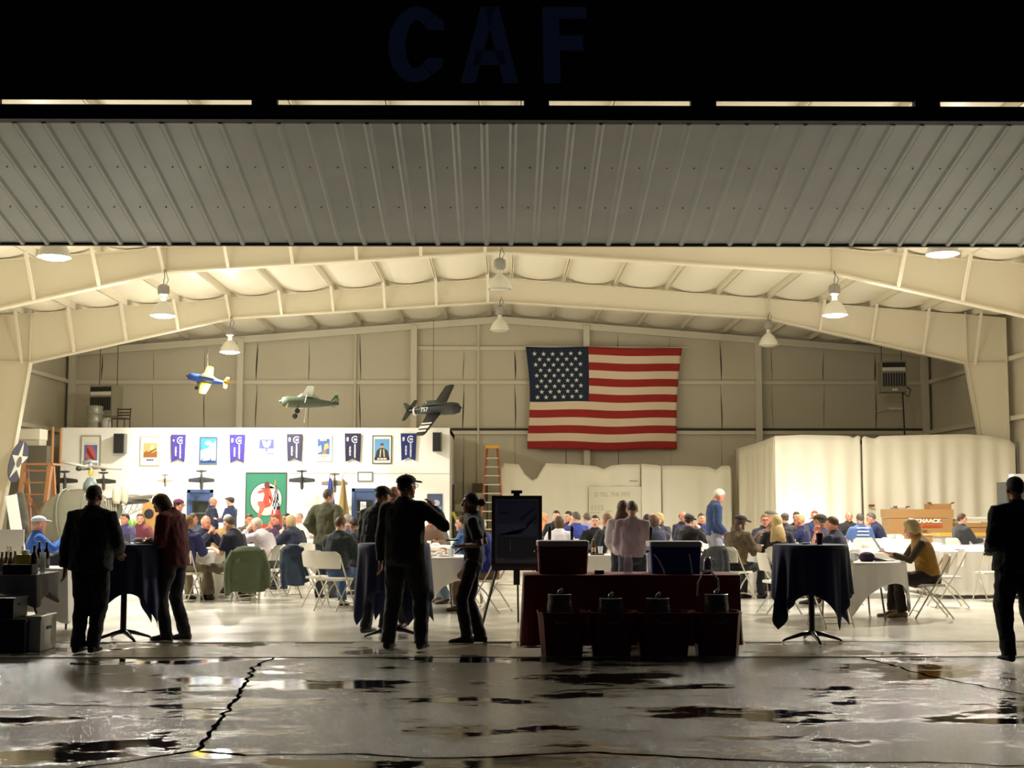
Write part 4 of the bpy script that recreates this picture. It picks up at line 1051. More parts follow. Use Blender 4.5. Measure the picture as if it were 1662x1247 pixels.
# ================================================================ model planes
def basis(n, w):
    n = Vector(n).normalized(); w = Vector(w); w = (w - n * w.dot(n)).normalized(); u = n.cross(w)
    return n, w, u
def plane(name, label, pos, n, w, L_, span, colf, colw, colt, high=False, canopy=(40, 44, 46), gear=False, group=None, chord=.24, rad=.085, up=None, cat='model plane', taper=.6, stripes=None, rudder=None):
    n, w, u = basis(n, w)
    if up is not None and u.dot(Vector(up)) < 0: u = -u
    t = thing(name, label, cat, pos, group=group)
    q = lambda a, b, c: n * a + w * b + u * c
    mf, mw, mt = plain(colf, .45), plain(colw, .45), plain(colt, .45)
    mb = MB(); prof = [(.5, .045), (.47, .8), (.38, 1), (.2, 1.02), (0, .95), (-.2, .7), (-.4, .4), (-.5, .18)]
    mb.tube([q(a * L_, 0, 0) for a, b in prof], [(b * rad * L_, b * rad * 1.15 * L_) for a, b in prof], 14, side=w); mb.build('fuselage', mf, t, smooth=True)
    zc = (rad * 1.1 if high else -rad * .5) * L_
    for s in (-1, 1):
        mb = MB(); c = chord * L_; x0 = .16 * L_; rings = []
        for k, (f_, th) in enumerate(((.0, .035), (.25, .033), (.7, .025), (.95, .016), (1.0, .006))):
            ch = c * (1 - (1 - taper) * f_) * (1 if f_ < .99 else .6); y = s * (f_ * span / 2); xo = x0 - (c - ch) * .35; th_ = th * L_ * .6; dz = zc + (.0 if high else .06 * f_ * span * .5)
            rings.append([q(xo, y, dz), q(xo - ch * .15, y, dz + th_), q(xo - ch * .5, y, dz + th_ * .9), q(xo - ch, y, dz), q(xo - ch * .5, y, dz - th_ * .4), q(xo - ch * .15, y, dz - th_ * .5)])
        mb.ring_loft(rings); wg = mb.build('wing', mw, t, auto=40)
        if stripes and s == stripes[0]:
            for a_, b_, cc in stripes[1]:
                sb_ = MB(); 
                ya, yb_2 = s * a_ * span / 2, s * b_ * span / 2; ca, cb_ = c * (1 - (1 - taper) * a_), c * (1 - (1 - taper) * b_)
                za, zb_2 = zc + .03 * a_ * span, zc + .03 * b_ * span
                for off in (.024 * L_,-.018 * L_):
                    sb_.add([q(x0 - (c - ca) * .35 - ca * .06, ya, za + off), q(x0 - (c - cb_) * .35 - cb_ * .06, yb_2, zb_2 + off), q(x0 - (c - cb_) * .35 - cb_ * .95, yb_2, zb_2 + off * .75), q(x0 - (c - ca) * .35 - ca * .95, ya, za + off * .75)], [(0, 1, 2, 3)])
                sb_.build('wing_stripe', plain(cc, .6), wg)
    mb = MB(); ts = span * .2
    mb.add([q(-.36 * L_, 0, .01 * L_), q(-.41 * L_, ts, .01 * L_), q(-.47 * L_, ts, .01 * L_), q(-.49 * L_, 0, .01 * L_), q(-.47 * L_, -ts, .01 * L_), q(-.41 * L_, -ts, .01 * L_)] + [q(-.36 * L_, 0, .025 * L_), q(-.41 * L_, ts, .02 * L_), q(-.47 * L_, ts, .02 * L_), q(-.49 * L_, 0, .025 * L_), q(-.47 * L_, -ts, .02 * L_), q(-.41 * L_, -ts, .02 * L_)],
           [(0, 1, 2, 3, 4, 5), (11, 10, 9, 8, 7, 6)] + [(i, (i + 1) % 6, (i + 1) % 6 + 6, i + 6) for i in range(6)])
    mb.build('tailplane', mt, t)
    mb = MB(); pts = [(-.34, .02), (-.44, .16), (-.49, .165), (-.50, .02)]
    mb.add([q(a * L_, -.006 * L_, b * L_) for a, b in pts] + [q(a * L_, .006 * L_, b * L_) for a, b in pts], [(0, 1, 2, 3), (7, 6, 5, 4)] + [(i, (i + 1) % 4, (i + 1) % 4 + 4, i + 4) for i in range(4)])
    fin = mb.build('tail_fin', mt, t)
    if rudder:
        rb_ = MB()
        for i in range(4):
            z0, z1 = .03 + i * .034, .045 + i * .034
            for sg in (-1, 1): rb_.add([q(-.455 * L_, sg * .008 * L_, z0 * L_), q(-.50 * L_, sg * .008 * L_, z0 * L_), q(-.50 * L_, sg * .008 * L_, z1 * L_), q(-.455 * L_, sg * .008 * L_, z1 * L_)], [(0, 1, 2, 3)])
        rb_.build('rudder_stripes', plain(rudder), fin)
    MB().tube([q(.22 * L_, 0, rad * .9 * L_), q(.12 * L_, 0, rad * 1.5 * L_), q(-.05 * L_, 0, rad * 1.5 * L_), q(-.16 * L_, 0, rad * .8 * L_)], [.02 * L_, .04 * L_, .042 * L_, .02 * L_], 10).build('canopy', plain(canopy, .15), t, smooth=True)
    MB().tube([q(.5 * L_, 0, 0), q(.535 * L_, 0, 0)], [.03 * L_, .008 * L_], 10).build('spinner', mf, t)
    if gear:
        for s in (-1, 1):
            g_ = MB().tube([q(.2 * L_, s * .03 * L_, -.06 * L_), q(.24 * L_, s * .12 * L_, -.2 * L_)], .010 * L_, 6).build('landing_leg', M_METD, t)
            MB().tube([q(.24 * L_, s * .11 * L_, -.21 * L_), q(.24 * L_, s * .14 * L_, -.21 * L_)], .045 * L_, 14).build('wheel', plain((24, 24, 24), .6), t)
            if high: MB().tube([q(.1 * L_, s * .05 * L_, -.05 * L_), q(.08 * L_, s * .24 * span, rad * 1.1 * L_)], .008 * L_, 6).build('wing_strut', plain((180, 180, 170)), t)
    return t, q
t, q = plane('model_plane', 'blue and yellow model trainer plane hanging at the upper left', at(338, 617, 37), (-1, -.15, .18), (.1, -.8, -.75), 1.13, 1.25, (30, 62, 150), (232, 208, 40), (232, 208, 40), canopy=(210, 214, 216), gear=True, up=(0, 0, 1), rudder=(190, 60, 40), chord=.26, group='model planes hung from the roof')
MB().tube([(-.02, 0, .1), (-.04, 0, at(321, 565, 37).z - t.location.z)], .008, 6).build('hanging_wire', M_METD, t)
t, q = plane('model_plane', 'olive green high wing model plane with a bright green tail tip', at(503, 654, 37.5), (-.95, -.3, .02), (.32, -.9, .30), 1.62, 1.7, (74, 84, 66), (196, 200, 190), (70, 78, 60), high=True, canopy=(150, 160, 150), gear=True, up=(0, 0, 1), group='model planes hung from the roof', chord=.2)
MB().add([q(-.44 * 1.58, s * .012, .165 * 1.58) for s in (-1, 1)] + [q(-.495 * 1.58, s * .012, .17 * 1.58) for s in (-1, 1)] + [q(-.49 * 1.58, s * .012, .2 * 1.58) for s in (-1, 1)] + [q(-.45 * 1.58, s * .012, .195 * 1.58) for s in (-1, 1)], [(0, 2, 4, 6), (1, 7, 5, 3), (0, 1, 3, 2), (2, 3, 5, 4), (4, 5, 7, 6), (6, 7, 1, 0)]).build('fin_tip', plain((120, 220, 60)), t)
MB().tube([q(.47 * 1.58, .0, -.01), q(.38 * 1.58, -.0, -.05)], [.07, .13], 12).build('engine_cowl', plain((206, 196, 130)), t, smooth=True)
MB().tube([q(.1, 0, -.1), (.05 - .2, 0, oz - t.location.z)], .012, 6).build('stand_pole', plain((220, 216, 200)), t)
t, q = plane('model_plane', 'black torpedo bomber model banked steeply with white wing stripes', at(703, 665, 36.5), (.86, -.5, .02), (.5, .75, .85), 1.7, 2.15, (30, 34, 34), (26, 28, 30), (24, 26, 26), up=(0, -1, .2), canopy=(60, 70, 70), group='model planes hung from the roof', rad=.09, chord=.28,
             stripes=(-1, [(.50, .56, (225, 225, 220)), (.62, .74, (225, 225, 220)), (.80, .88, (225, 225, 220))]))
tm = MB(); vs, fs = text_mesh('757', .16, .003, .004)
n_, w_, u_ = basis((.86, -.5, .02), (.5, .75, .85))
bx = Vector((.86, -.5, .02)).normalized()
tm.add([bx * (v.x - .28) + Vector((0, 0, 1)) * (v.y + .0) + Vector((0, -.17 + v.z, 0)) for v in vs], fs)
tm.build('fuselage_number', plain((225, 225, 220)), t)
MB().tube([q(-.55, 0, -.02), q(-.60, 0, -.02)], .12, 14).build('fuselage_band', plain((220, 220, 216)), t)
MB().tube([(0, 0, .1), (.0, 0, at(703, 520, 36.5).z - t.location.z)], .006, 6).build('hanging_wire', M_METD, t)
# small planes on the office wall, nose down
for px, py, s_, cf, cw, lab in ((105, 780, 1.0, (70, 66, 58), (62, 60, 50), 'dark small model plane on the wall above the helicopter bubble, leftmost'),
    (168, 781, .95, (64, 62, 54), (66, 64, 54), 'dark small model plane on the wall partly behind the helicopter rotor mast'),
    (268, 780, .62, (130, 122, 112), (190, 180, 160), 'pale small model plane on the wall left of the left blue door'),
    (327, 779, 1.0, (74, 78, 76), (64, 68, 68), 'dark grey small model plane on the wall directly above the left blue door'),
    (490, 779, 1.0, (60, 62, 64), (54, 56, 58), 'dark small model plane on the wall just right of the green board'),
    (543, 784, 1.0, (120, 112, 96), (130, 124, 108), 'brown grey small model plane on the wall above the two flag poles')):
    t, q = plane('wall_model_plane', lab, at(px, py, 39.45), (0, .12, -1), (1, 0, 0), .58 * s_, .76 * s_, cf, cw, cf, up=(0, -1, 0), group='small model planes mounted on the office wall', chord=.3, taper=.55)
    MB().tube([(0, .0, .0), (0, .53, 0)], .008, 6).build('wall_bracket', M_METD, t)
# star roundel on the left column
p = at(30, 750, 36.85); t = thing('roundel_sign', 'round star insignia disc fixed to the left steel column', 'sign', p)
Rr = Matrix.Rotation(radians(87), 3, 'Z'); Rr = Matrix.Rotation(radians(13), 3, 'Y') @ Rr
def disc(pts, d, m, nm, k=1): 
    n = len(pts); vs = [Rr @ Vector((a, -d, b)) for a, b in pts] + [Rr @ Vector((a, -d + .02, b)) for a, b in pts]
    return MB().add(vs, [tuple(range(n)), tuple(range(2 * n - 1, n - 1, -1))] + [(i, (i + 1) % n, (i + 1) % n + n, i + n) for i in range(n)]).build(nm, m, t)
disc(circ(0, 0, .57, n=40), 0, plain((66, 66, 92), .5), 'disc'); disc(starpts(0, 0, .55), .012, plain((236, 232, 214), .5), 'star'); disc(circ(0, 0, .15, n=24), .022, plain((110, 104, 100), .5), 'centre_disc')

# ================================================================ helicopter
hx, hy = at(128, 822, 33).x, 33.0
t = thing('helicopter', 'small bubble nosed helicopter with an open lattice tail boom, parked at the left', 'helicopter', (hx, hy, 0))
M_HG = plain((112, 114, 100), .5, .2); M_HL = plain((176, 174, 158), .45, .2)
S = 66.7
def hp(px, py, dy=0): p = at(px, py, hy + dy); return Vector((p.x - hx, dy, p.z))
bub = mat('tinted_perspex', srgb(116, 113, 96), .12, alpha=.8)
MB().ell((0, 0, 1.12), (.98, .72, .80), 28, 16).build('cockpit_bubble', bub, t, smooth=True)
for a_ in (-.25, .35): MB().tube([Vector((a_ + .1 * cos(x * .4), -.73 * cos((x - 5) * .3), 1.12 + .80 * sin((x - 5) * .3 + .0)) ) for x in range(0, 11)], .018, 6).build('canopy_frame', M_HG, t)
MB().box(-.15, .35, -.4, .4, .55, .65).build('seat', plain((60, 62, 48), .7), t); MB().box(.3, .4, -.4, .4, .6, 1.3).build('seat_back', plain((70, 70, 56), .7), t)
MB().box(-.7, -.5, -.18, .18, .6, 1.25).build('instrument_panel', plain((50, 52, 44), .6), t)
MB().box(-.9, .6, -.5, .5, .28, .42).build('cabin_floor', M_HG, t)
MB().tube([hp(108, 812), hp(105, 796)], [.14, .10], 12).build('air_intake', M_HL, t, smooth=True)
MB().tube([hp(148, 830), hp(148, 752)], .045, 12).build('mast', M_HL, t)
MB().tube([hp(146, 800), hp(147, 786), hp(148, 776)], [.18, .17, .09], 14).build('gearbox', plain((108, 122, 116), .5, .2), t, smooth=True)
MB().tube([hp(147, 771), hp(148, 764)], .07, 10).build('swash_plate', plain((190, 160, 60), .5), t)
for a_, b_ in (((141, 758), (101, 750)), ((148, 758), (197, 761))):
    MB().tube([hp(*a_), hp(*b_)], [(.05, .04), (.085, .035)], 10).build('rotor_blade', M_HL, t, smooth=True)
MB().tube([hp(128, 763, -.5), hp(165, 760, .5)], .02, 8).build('stabiliser_bar', M_METD, t)
for pxx in (128, 168): MB().ell(hp(pxx, 761, -.5 if pxx < 140 else .5), (.08, .08, .06)).build('bar_weight', M_METD, t, smooth=True)
MB().tube([hp(135, 752), hp(146, 749), hp(158, 752)], .05, 8).build('rotor_hub', plain((150, 156, 156), .35, .5), t, smooth=True)
for dx, dy in ((189, -.3), (201, .1)):
    MB().tube([hp(dx, 818, dy), hp(dx, 812, dy), hp(dx + 1, 796, dy), hp(dx + 1, 790, dy)], [.07, .105, .105, .06], 16).build('fuel_tank', plain((196, 190, 170), .4, .1), t, smooth=True)
MB().ell(hp(180, 828, .0), (.28, .3, .3), 14, 8).build('engine', plain((96, 92, 82), .5, .4), t)
for i in range(5): MB().tube([hp(172 + i * 4, 812, -.25), hp(176 + i * 3, 846, -.3)], .026, 8).build('exhaust_pipe', plain((150, 146, 130), .4, .5), t)
MB().tube([hp(205, 808, .2), hp(245, 806, .8)], [.07, .06], 12).build('tail_pod', plain((120, 116, 104), .4), t, smooth=True)
MB().tube([hp(204, 815, .2), hp(240, 814, .8)], [.07, .05], 10).build('tail_pod', plain((60, 60, 50), .5), t, smooth=True)
A = [hp(185, 826, .2), hp(185, 846, -.2), hp(185, 846, .6)]; B = [hp(258, 800, 2.2), hp(258, 814, 2.0), hp(258, 814, 2.4)]
for a_, b_ in zip(A, B): MB().tube([a_, b_], .022, 6).build('boom_longeron', M_HL, t)
for i in range(7):
    u, v = i / 7, (i + 1) / 7
    for j in range(3): MB().tube([A[j].lerp(B[j], u), A[(j + 1) % 3].lerp(B[(j + 1) % 3], v)], .012, 5).build('boom_brace', M_HL, t)
for s in (-1, 1):
    MB().tube([(-1.1, s * .8, .18), (-.9, s * .8, .05), (1.1, s * .8, .05)], .035, 8).build('skid', M_HG, t)
for x_ in (-.5, .6): MB().tube([(x_, -.8, .05), (x_, -.3, .35), (x_, .3, .35), (x_, .8, .05)], .03, 8).build('skid_crosstube', M_HG, t)
# wooden steps
wd = mat('orange_wood', srgb(142, 96, 54), .5, var=.15, vscale=6)
Yl = 34.6; bx_ = at(62, 822, Yl).x; zt_ = at(62, 754, Yl).z
t = thing('wooden_steps', 'tall orange brown wooden platform steps beside the helicopter', 'steps', (bx_, Yl, 0))
for sx in (-.36, .30):
    MB().bar((sx, -.8, 0), (sx, -.05, zt_), .09, .16).build('side_rail', wd, t)
    MB().bar((sx, .75, 0), (sx, .1, zt_), .08, .12).build('rear_rail', wd, t)
    MB().bar((sx, -.4, .9), (sx, .45, .3), .03, .07).build('brace', wd, t); MB().bar((sx * .95, -.3, 1.6), (sx * .95, .3, 1.0), .03, .07).build('brace', wd, t)
for i in range(8):
    z = .28 + i * .30; y = -.8 + .75 * z / zt_; MB().box(-.36, .30, y - .02, y + .20, z, z + .035).build('tread', wd, t)
MB().box(-.42, .38, -.12, .62, zt_ - .02, zt_ + .03).build('platform', wd, t)
MB().bar((-.36, .7, .3), (.30, .3, 1.8), .03, .07).build('brace', wd, t); MB().bar((.30, .72, .3), (-.36, .3, 1.8), .03, .07).build('brace', wd, t)
for sx, sy in ((.34, .56), (.34, -.08)): MB().bar((sx, sy, zt_), (sx, sy, zt_ + .95), .05).build('post', wd, t)
# white cabinet, dark object and clutter at far left
p = at(46, 700, 38.6)
t = thing('steel_cabinet', 'pale tall steel cabinet with a rounded top edge in the far left corner', 'cabinet', (p.x, 38.6, 0))
MB().box(-.42, .42, -.3, .3, 0, p.z + .02).build('body', plain((206, 200, 178), .45), t); MB().box(-.44, .44, -.33, .33, p.z - .25, p.z + .05).build('cornice', plain((226, 220, 198), .4), t)
MB().box(-.12, -.09, -.32, -.30, .3, p.z - .3).build('door_edge', M_METD, t)
p = at(72, 735, 39.2)
t = thing('storage_cabinet', 'dark storage cabinet between the pale cabinet and the office wall', 'cabinet', (p.x - .1, 38.5, 0))
MB().box(-.55, .5, -.3, .3, 0, 3.2).build('body', plain((96, 90, 76), .6), t); MB().box(-.35, -.02, -.33, -.3, 2.4, 3.05).build('opening', mat('vent_black', (.01, .01, .01), .7), t)
p = at(30, 850, 33.5)
b = MB(); b.tube([(0, 0, .0), (0, 0, .5), (.02, 0, 1.3), (0, 0, 1.85)], [(.3, .25), (.32, .25), (.22, .2), (.10, .10)], 16)
t = thing('covered_machine', 'dark lumpy machine under a cover at the far left', 'machine', (p.x, 33.5, 0))
for i in range(5): b.ell((random.uniform(-.15, .15), -.1, .4 + i * .3), (.16, .14, .17))
remeshed(b, 'cover', cloth_mat((66, 62, 48)), t, .04)
p = at(34, 858, 31); t = thing('leaning_panel', 'pale blue grey board leaning beside the wooden steps', 'board', (p.x, 31, 0))
MB().bar((-.25, 0, 1.75), (.15, -.2, .02), .25, .04, up=(0, 1, 0)).build('board', plain((196, 204, 200), .5), t)
# plant and wooden clock-like stand
p = at(215, 850, 30.5); t = thing('potted_plant', 'bright green spiky plant on a low grey box', 'plant', (p.x, 30.5, .75))
lf = mat('leaf_lime', srgb(120, 200, 50), .5); pl = MB()
for i in range(70):
    a = random.uniform(0, 2 * pi); r = random.uniform(.06, .30); h_ = random.uniform(.2, .52)
    pl.tube([(0, 0, .1), (r * .5 * cos(a), r * .5 * sin(a), h_ * .75), (r * cos(a), r * sin(a), h_)], [(.014, .003), (.016, .003), (.002, .001)], 4)
pl.build('leaves', lf, t); MB().lathe((0, 0, 0), [(.10, 0), (.14, .2), (.15, .22)], 16).build('pot', plain((90, 84, 70)), t)
tag(MB().box(-.75, .75, -.3, .3, 0, .75).build('grey_crate', plain((140, 134, 116), .6), None, loc=(p.x, 30.5, 0)), 'long grey crate carrying the green plant', 'crate')
p = at(243, 870, 29); t = thing('wooden_display_stand', 'light wooden display stand with an arched top and a round dial', 'stand', (p.x, 29, 0)); lw_ = mat('light_wood', srgb(206, 160, 92), .5, var=.1)
MB().box(-.13, .17, -.12, .12, 0, 1.15).build('pedestal', lw_, t)
MB().prism([(-.15, 1.15), (.17, 1.15), (.17, 1.45), (.13, 1.56), (.01, 1.6), (-.11, 1.56), (-.15, 1.45)], .2, Matrix.Translation((0, -.1, 0))).build('arched_case', lw_, t)
MB().tube([(.0, -.12, 1.34), (.0, -.10, 1.34)], .10, 20).build('dial', plain((70, 72, 74), .3, .4), t)

# ================================================================ ladder, shelves, clutter between office and sheet
Yd = 41.6; p = at(799, 727, Yd)
t = thing('step_ladder', 'tall orange fibreglass step ladder with a yellow top cap', 'ladder', (p.x, Yd, 0)); org = plain((168, 96, 56), .5)
for s in (-1, 1):
    MB().bar((s * .40, -.45, 0), (s * .16, -.02, p.z), .035, .08).build('rail', org, t); MB().bar((s * .40, .7, 0), (s * .18, .1, p.z - .05), .03, .06).build('rear_rail', org, t)
for i in range(11):
    z = .25 + i * .27; u = z / p.z; w_ = .40 - .24 * u
    MB().box(-w_, w_, -.45 + .43 * u - .05, -.45 + .43 * u + .05, z, z + .035).build('rung', plain((206, 200, 180), .4, .3), t)
MB().box(-.21, .21, -.10, .14, p.z - .02, p.z + .07).build('top_cap', plain((228, 168, 44), .5), t)
Ys = 40.8; sxx = at(760, 822, Ys).x
t = thing('storage_rack', 'dark metal rack full of clutter between the office and the ladder', 'shelf', (sxx, Ys + 1.5, 0)); zz = at(760, 787, Ys + 1.5).z
for dx in (-.5, .55):
    for dy in (-.25, .25): MB().box(dx - .02, dx + .02, dy - .02, dy + .02, 0, zz).build('post', M_DARK, t)
for z in (.3, .8, 1.3, 1.7): MB().box(-.52, .57, -.27, .27, z, z + .03).build('shelf_board', plain((96, 86, 66), .6), t)
for i, (dx, z, w_, h_, c) in enumerate(((-.3, 1.33, .25, .26, (150, 140, 120)), (.1, 1.33, .3, .2, (90, 74, 56)), (-.2, .83, .4, .3, (64, 58, 48)), (.3, .83, .3, .34, (130, 120, 100)), (-.1, .33, .6, .3, (70, 64, 54)), (.3, 1.73, .3, .2, (180, 170, 140)))):
    tag(MB().box(-w_ / 2, w_ / 2, -.18, .18, 0, h_ * .9).build('storage_box', plain(c, .7), None, loc=(sxx + dx, Ys + 1.5, z)),
        ['cream grey box on the rack left side, second board from the top', 'brown box in the middle of the rack, second board from the top', 'dark box at the left of the rack, third board', 'grey box at the right of the rack, third board', 'wide dark box at the bottom of the rack', 'cream box on the topmost board of the rack'][i], 'box', 'boxes on the clutter rack')
tag(MB().bar((-.12, 0, .45), (.12, -.05, 0), .09, .03, up=(0, 1, 0)).build('yellow_level', plain((216, 204, 70), .5), None, loc=(at(741, 860, 42).x, 41.9, at(741, 842, 42).z - .25)), 'yellow bar leaning in the clutter rack', 'bar')
p = at(779, 800, 44.39); tag(MB().box(-.25, .25, -.1, .1, -.3, .3).build('electrical_box', plain((96, 88, 70), .6), None, loc=(p.x, 44.34, p.z)), 'grey electrical box on the back wall behind the ladder', 'box')

# flag poles before the office wall
def pole_flag(px, ytop, Y, cols, label, fin=(190, 160, 70), wob=0):
    p = at(px, ytop, Y); t = thing('indoor_flag', label, 'flag', (p.x, Y, 0)); MB().cyl((0, 0), .016, .05, p.z - .1, 8).build('pole', plain((120, 84, 44), .4), t)
    MB().lathe((0, 0, 0), [(.16, 0), (.16, .03), (.05, .06)], 16).build('base', M_METD, t); MB().tube([(0, 0, p.z - .12), (0, 0, p.z - .06), (0, 0, p.z + .06)], [.016, .03, .004], 8).build('finial', plain(fin, .3, .5), t)
    mb = MB(); ms = [cloth_mat(c) for c in cols]; n, K = 24, 14; vs = []
    for i in range(K + 1):
        v = i / K; R_ = .03 + .14 * v
        for j in range(n):
            a = 2 * pi * j / n; rr = R_ * (1 + .30 * sin(5 * a + v * 2)); vs.append((rr * cos(a) + .02, rr * sin(a) * .6, p.z - .15 - v * 1.25))
    mb.add(vs, [(i * n + j, i * n + (j + 1) % n, (i + 1) * n + (j + 1) % n, (i + 1) * n + j) for i in range(K) for j in range(n)])
    k = 0
    for i in range(K):
        for j in range(n):
            if len(ms) == 4: mb.mi[k] = (3 if (i + j) % 3 == 0 else 0) if i < 7 else (1 if (j // 2) % 2 else 2)
            elif len(ms) == 2: mb.mi[k] = (j // 3) % 2
            k += 1
    mb.build('flag_cloth', ms, t, smooth=True)
pole_flag(447, 782, 37.8, [(26, 30, 50), (190, 60, 60), (224, 200, 200), (210, 214, 220)], 'furled stars and stripes flag on a pole in front of the green board')
pole_flag(535, 768, 38.5, [(46, 62, 150)], 'furled blue flag on a pole left of the right blue door', fin=(220, 216, 200))
pole_flag(556, 770, 38.5, [(110, 84, 40), (150, 130, 80)], 'furled brown and gold flag on a pole behind the man in the olive jacket', fin=(220, 216, 200))

# ================================================================ tool boxes at right
brn = plain((176, 134, 84), .55)
Yk = 34.0; p0, p1 = at(1447, 900, Yk), at(1546, 827, Yk)
t = thing('job_site_box', 'large tan steel tool chest with white and orange lettering', 'tool box', ((p0.x + p1.x) / 2, Yk + .4, 0)); w = (p1.x - p0.x) / 2
MB().box(-w, w, -.4, .4, 0, p1.z - .22).build('body', brn, t); MB().box(-w - .02, w + .02, -.42, .42, p1.z - .21, p1.z).build('lid', brn, t)
lz = at(1500, 846, Yk).z
e = MB(); put_text(e, 'KNAACK', .135, .16, lz, -.425, .002, sx=1.15, bold=.006); e.build('lettering', plain((240, 236, 220)), t)
e = MB(); put_text(e, 'JOB MASTER', .06, .22, lz - .12, -.425, .002, sx=1.2, bold=.003); e.box(-.04, .50, -.418, -.40, lz - .16, lz - .08); e.box(.06, .38, -.418, -.40, lz + .07, lz + .10); e.build('red_decal', plain((196, 92, 40)), t)
e2 = MB(); put_text(e2, 'KNAACK', .19, .08, lz, -.43, .002, sx=1.15, bold=.006)
MB().box(-.12, .25, -.43, -.40, at(1500, 868, Yk).z - .02, at(1500, 868, Yk).z + .02).build('handle', plain((226, 206, 170), .4), t)
MB().box(0, .12, -.43, -.40, at(1500, 862, Yk).z - .02, at(1500, 862, Yk).z + .02).build('latch', plain((120, 92, 56), .4), t)
bxz = p1.z
def carton(px0, px1, py0, Y, z0, label, c=(170, 128, 80), d=.45):
    a, b = at(px0, py0, Y), at(px1, py0, Y); w = (b.x - a.x) / 2
    t = thing('cardboard_carton', label, 'carton', ((a.x + b.x) / 2, Y + d / 2, z0)); MB().box(-w, w, -d / 2, d / 2, 0, b.z - z0).build('carton_body', plain(c, .8), t)
    for s in (-1, 1): MB().bar((s * w, -d / 2, b.z - z0), (s * w * 1.12, -d / 2 - .08, b.z - z0 + .04), .1, .006).build('flap', plain(c, .8), t)
carton(1509, 1544, 818, Yk + .1, bxz, 'open cardboard carton on top of the tan tool chest')
carton(1453, 1472, 824, Yk + .1, bxz, 'low grey carton on the left end of the tan tool chest', (176, 170, 150))
p0, p1 = at(1550, 900, 34.3), at(1625, 849, 34.3)
t = thing('job_site_box', 'lower tan steel chest right of the lettered one, papers piled on top', 'tool box', ((p0.x + p1.x) / 2, 34.7, 0)); w = (p1.x - p0.x) / 2
MB().box(-w, w, -.4, .4, 0, p1.z - .12).build('body', brn, t); MB().box(-w - .02, w + .02, -.42, .42, p1.z - .11, p1.z).build('lid', brn, t)
MB().box(w * .35, w * .8, -.43, -.40, p1.z - .34, p1.z - .30).build('handle', plain((216, 190, 150), .4), t)
for i, (px, ww, dz, c) in enumerate(((1560, .42, 0, (232, 226, 206)), (1573, .45, .05, (214, 206, 184)), (1582, .35, .10, (240, 236, 220)))):
    q = at(px, 840, 34.6); tag(MB().box(-ww, ww, -.3, .3, 0, .045).build('paper_bundle', plain(c, .7), None, loc=(q.x, 34.65, p1.z + dz)), ['lowest flat bundle of papers on the lower tan chest', 'middle flat bundle of papers on the lower tan chest', 'topmost flat bundle of papers on the lower tan chest'][i], 'papers')
p0, p1 = at(1528, 900, 31), at(1660, 866, 31)
t = thing('yellow_table', 'long workbench with a yellow top edge behind the seated teenager', 'table', ((p0.x + p1.x) / 2, 31.4, 0)); w = (p1.x - p0.x) / 2
MB().box(-w, w, -.35, .35, p1.z - .07, p1.z).build('tabletop', plain((216, 168, 76), .5), t); MB().box(-w + .03, w - .03, -.3, .3, 0, p1.z - .07).build('cabinet', plain((190, 188, 184), .5), t)
# dark cart with a small white appliance at the right edge
p = at(1640, 783, 30); t = thing('equipment_cart', 'dark grey equipment tower behind the man at the right edge', 'equipment', (p.x + .1, 30, 0))
MB().box(-.3, .4, -.3, .3, 0, at(1640, 783, 30).z).build('cabinet', plain((60, 62, 60), .5), t); MB().box(-.2, -.05, -.32, -.3, 1.5, 1.9).build('panel', plain((110, 112, 108), .5), t)
t = thing('water_cooler_bottle', 'small white appliance with a vertical rod on top of the equipment tower', 'appliance', (p.x + .18, 30, p.z))
MB().box(-.16, .2, -.15, .15, 0, .18).build('body', plain((214, 212, 200), .5), t); MB().cyl((0, 0), .02, .18, .9, 8).build('rod', M_METD, t)
# work light that brightens the sheet
q = Vector((Xat(1312, 35.2), 35.2, 0)); t = thing('floor_work_light', 'low work light on the floor shining on the tall white sheet', 'lamp', q)
MB().box(-.15, .15, -.06, .06, .12, .34).build('housing', plain((200, 170, 50), .5), t); MB().box(-.12, .12, .06, .065, .15, .31).build('lens', mat('work_light_lens', (1, .96, .88), .3, emit=20), t); MB().tube([(-.2, 0, 0), (-.17, 0, .2), (.17, 0, .2), (.2, 0, 0)], .012, 6).build('stand', M_METD, t)
ld = bpy.data.lights.new('work_light', 'SPOT'); ld.energy = 170; ld.spot_size = radians(110); ld.spot_blend = .8; ld.color = (1, .95, .85); ld.shadow_soft_size = .1
lo = bpy.data.objects.new('work_light', ld); C.objects.link(lo); lo.parent = t; lo.location = (0, .1, .3); lo.rotation_euler = (radians(122), 0, 0)

# ================================================================ tables and cloths
TAB = {}; OBST = []; SEATS = []
def settle(px, Y, head=0):
    """nearest free place along the line of sight: clear of the tables and of the people already seated"""
    for k in range(0, 60):
        for s in ((0, 0),) if k == 0 else ((k * .05, 0), (-k * .05, 0), (k * .05, 5), (-k * .05, 5), (k * .05, -5), (-k * .05, -5)):
            y = Y + s[0]; x = Xat(px + s[1], y)
            if all((x - a) ** 2 + (y - b) ** 2 > r * r for a, b, r in OBST) and all((x - a) ** 2 + (y - b) ** 2 > .68 ** 2 for a, b in SEATS):
                SEATS.append((x, y)); return x, y
    print('NOFIT', px, Y); return Xat(px, Y), Y
def rt(key, px, Y, label, clabel, **k):
    X = Xat(px, Y); TAB[key] = (X, Y); OBST.append((X, Y, k.get('r', .76) + .35)); round_table(X, Y, label, clabel, **k)
rt('A', 297, 22.9, 'round table behind the person in the red jacket', 'white cloth on the round table behind the person in the red jacket', rot=.2)
rt('B', 455, 26.4, 'round table behind the white shirted man', 'white cloth on the round table with the red haired man', rot=.5)
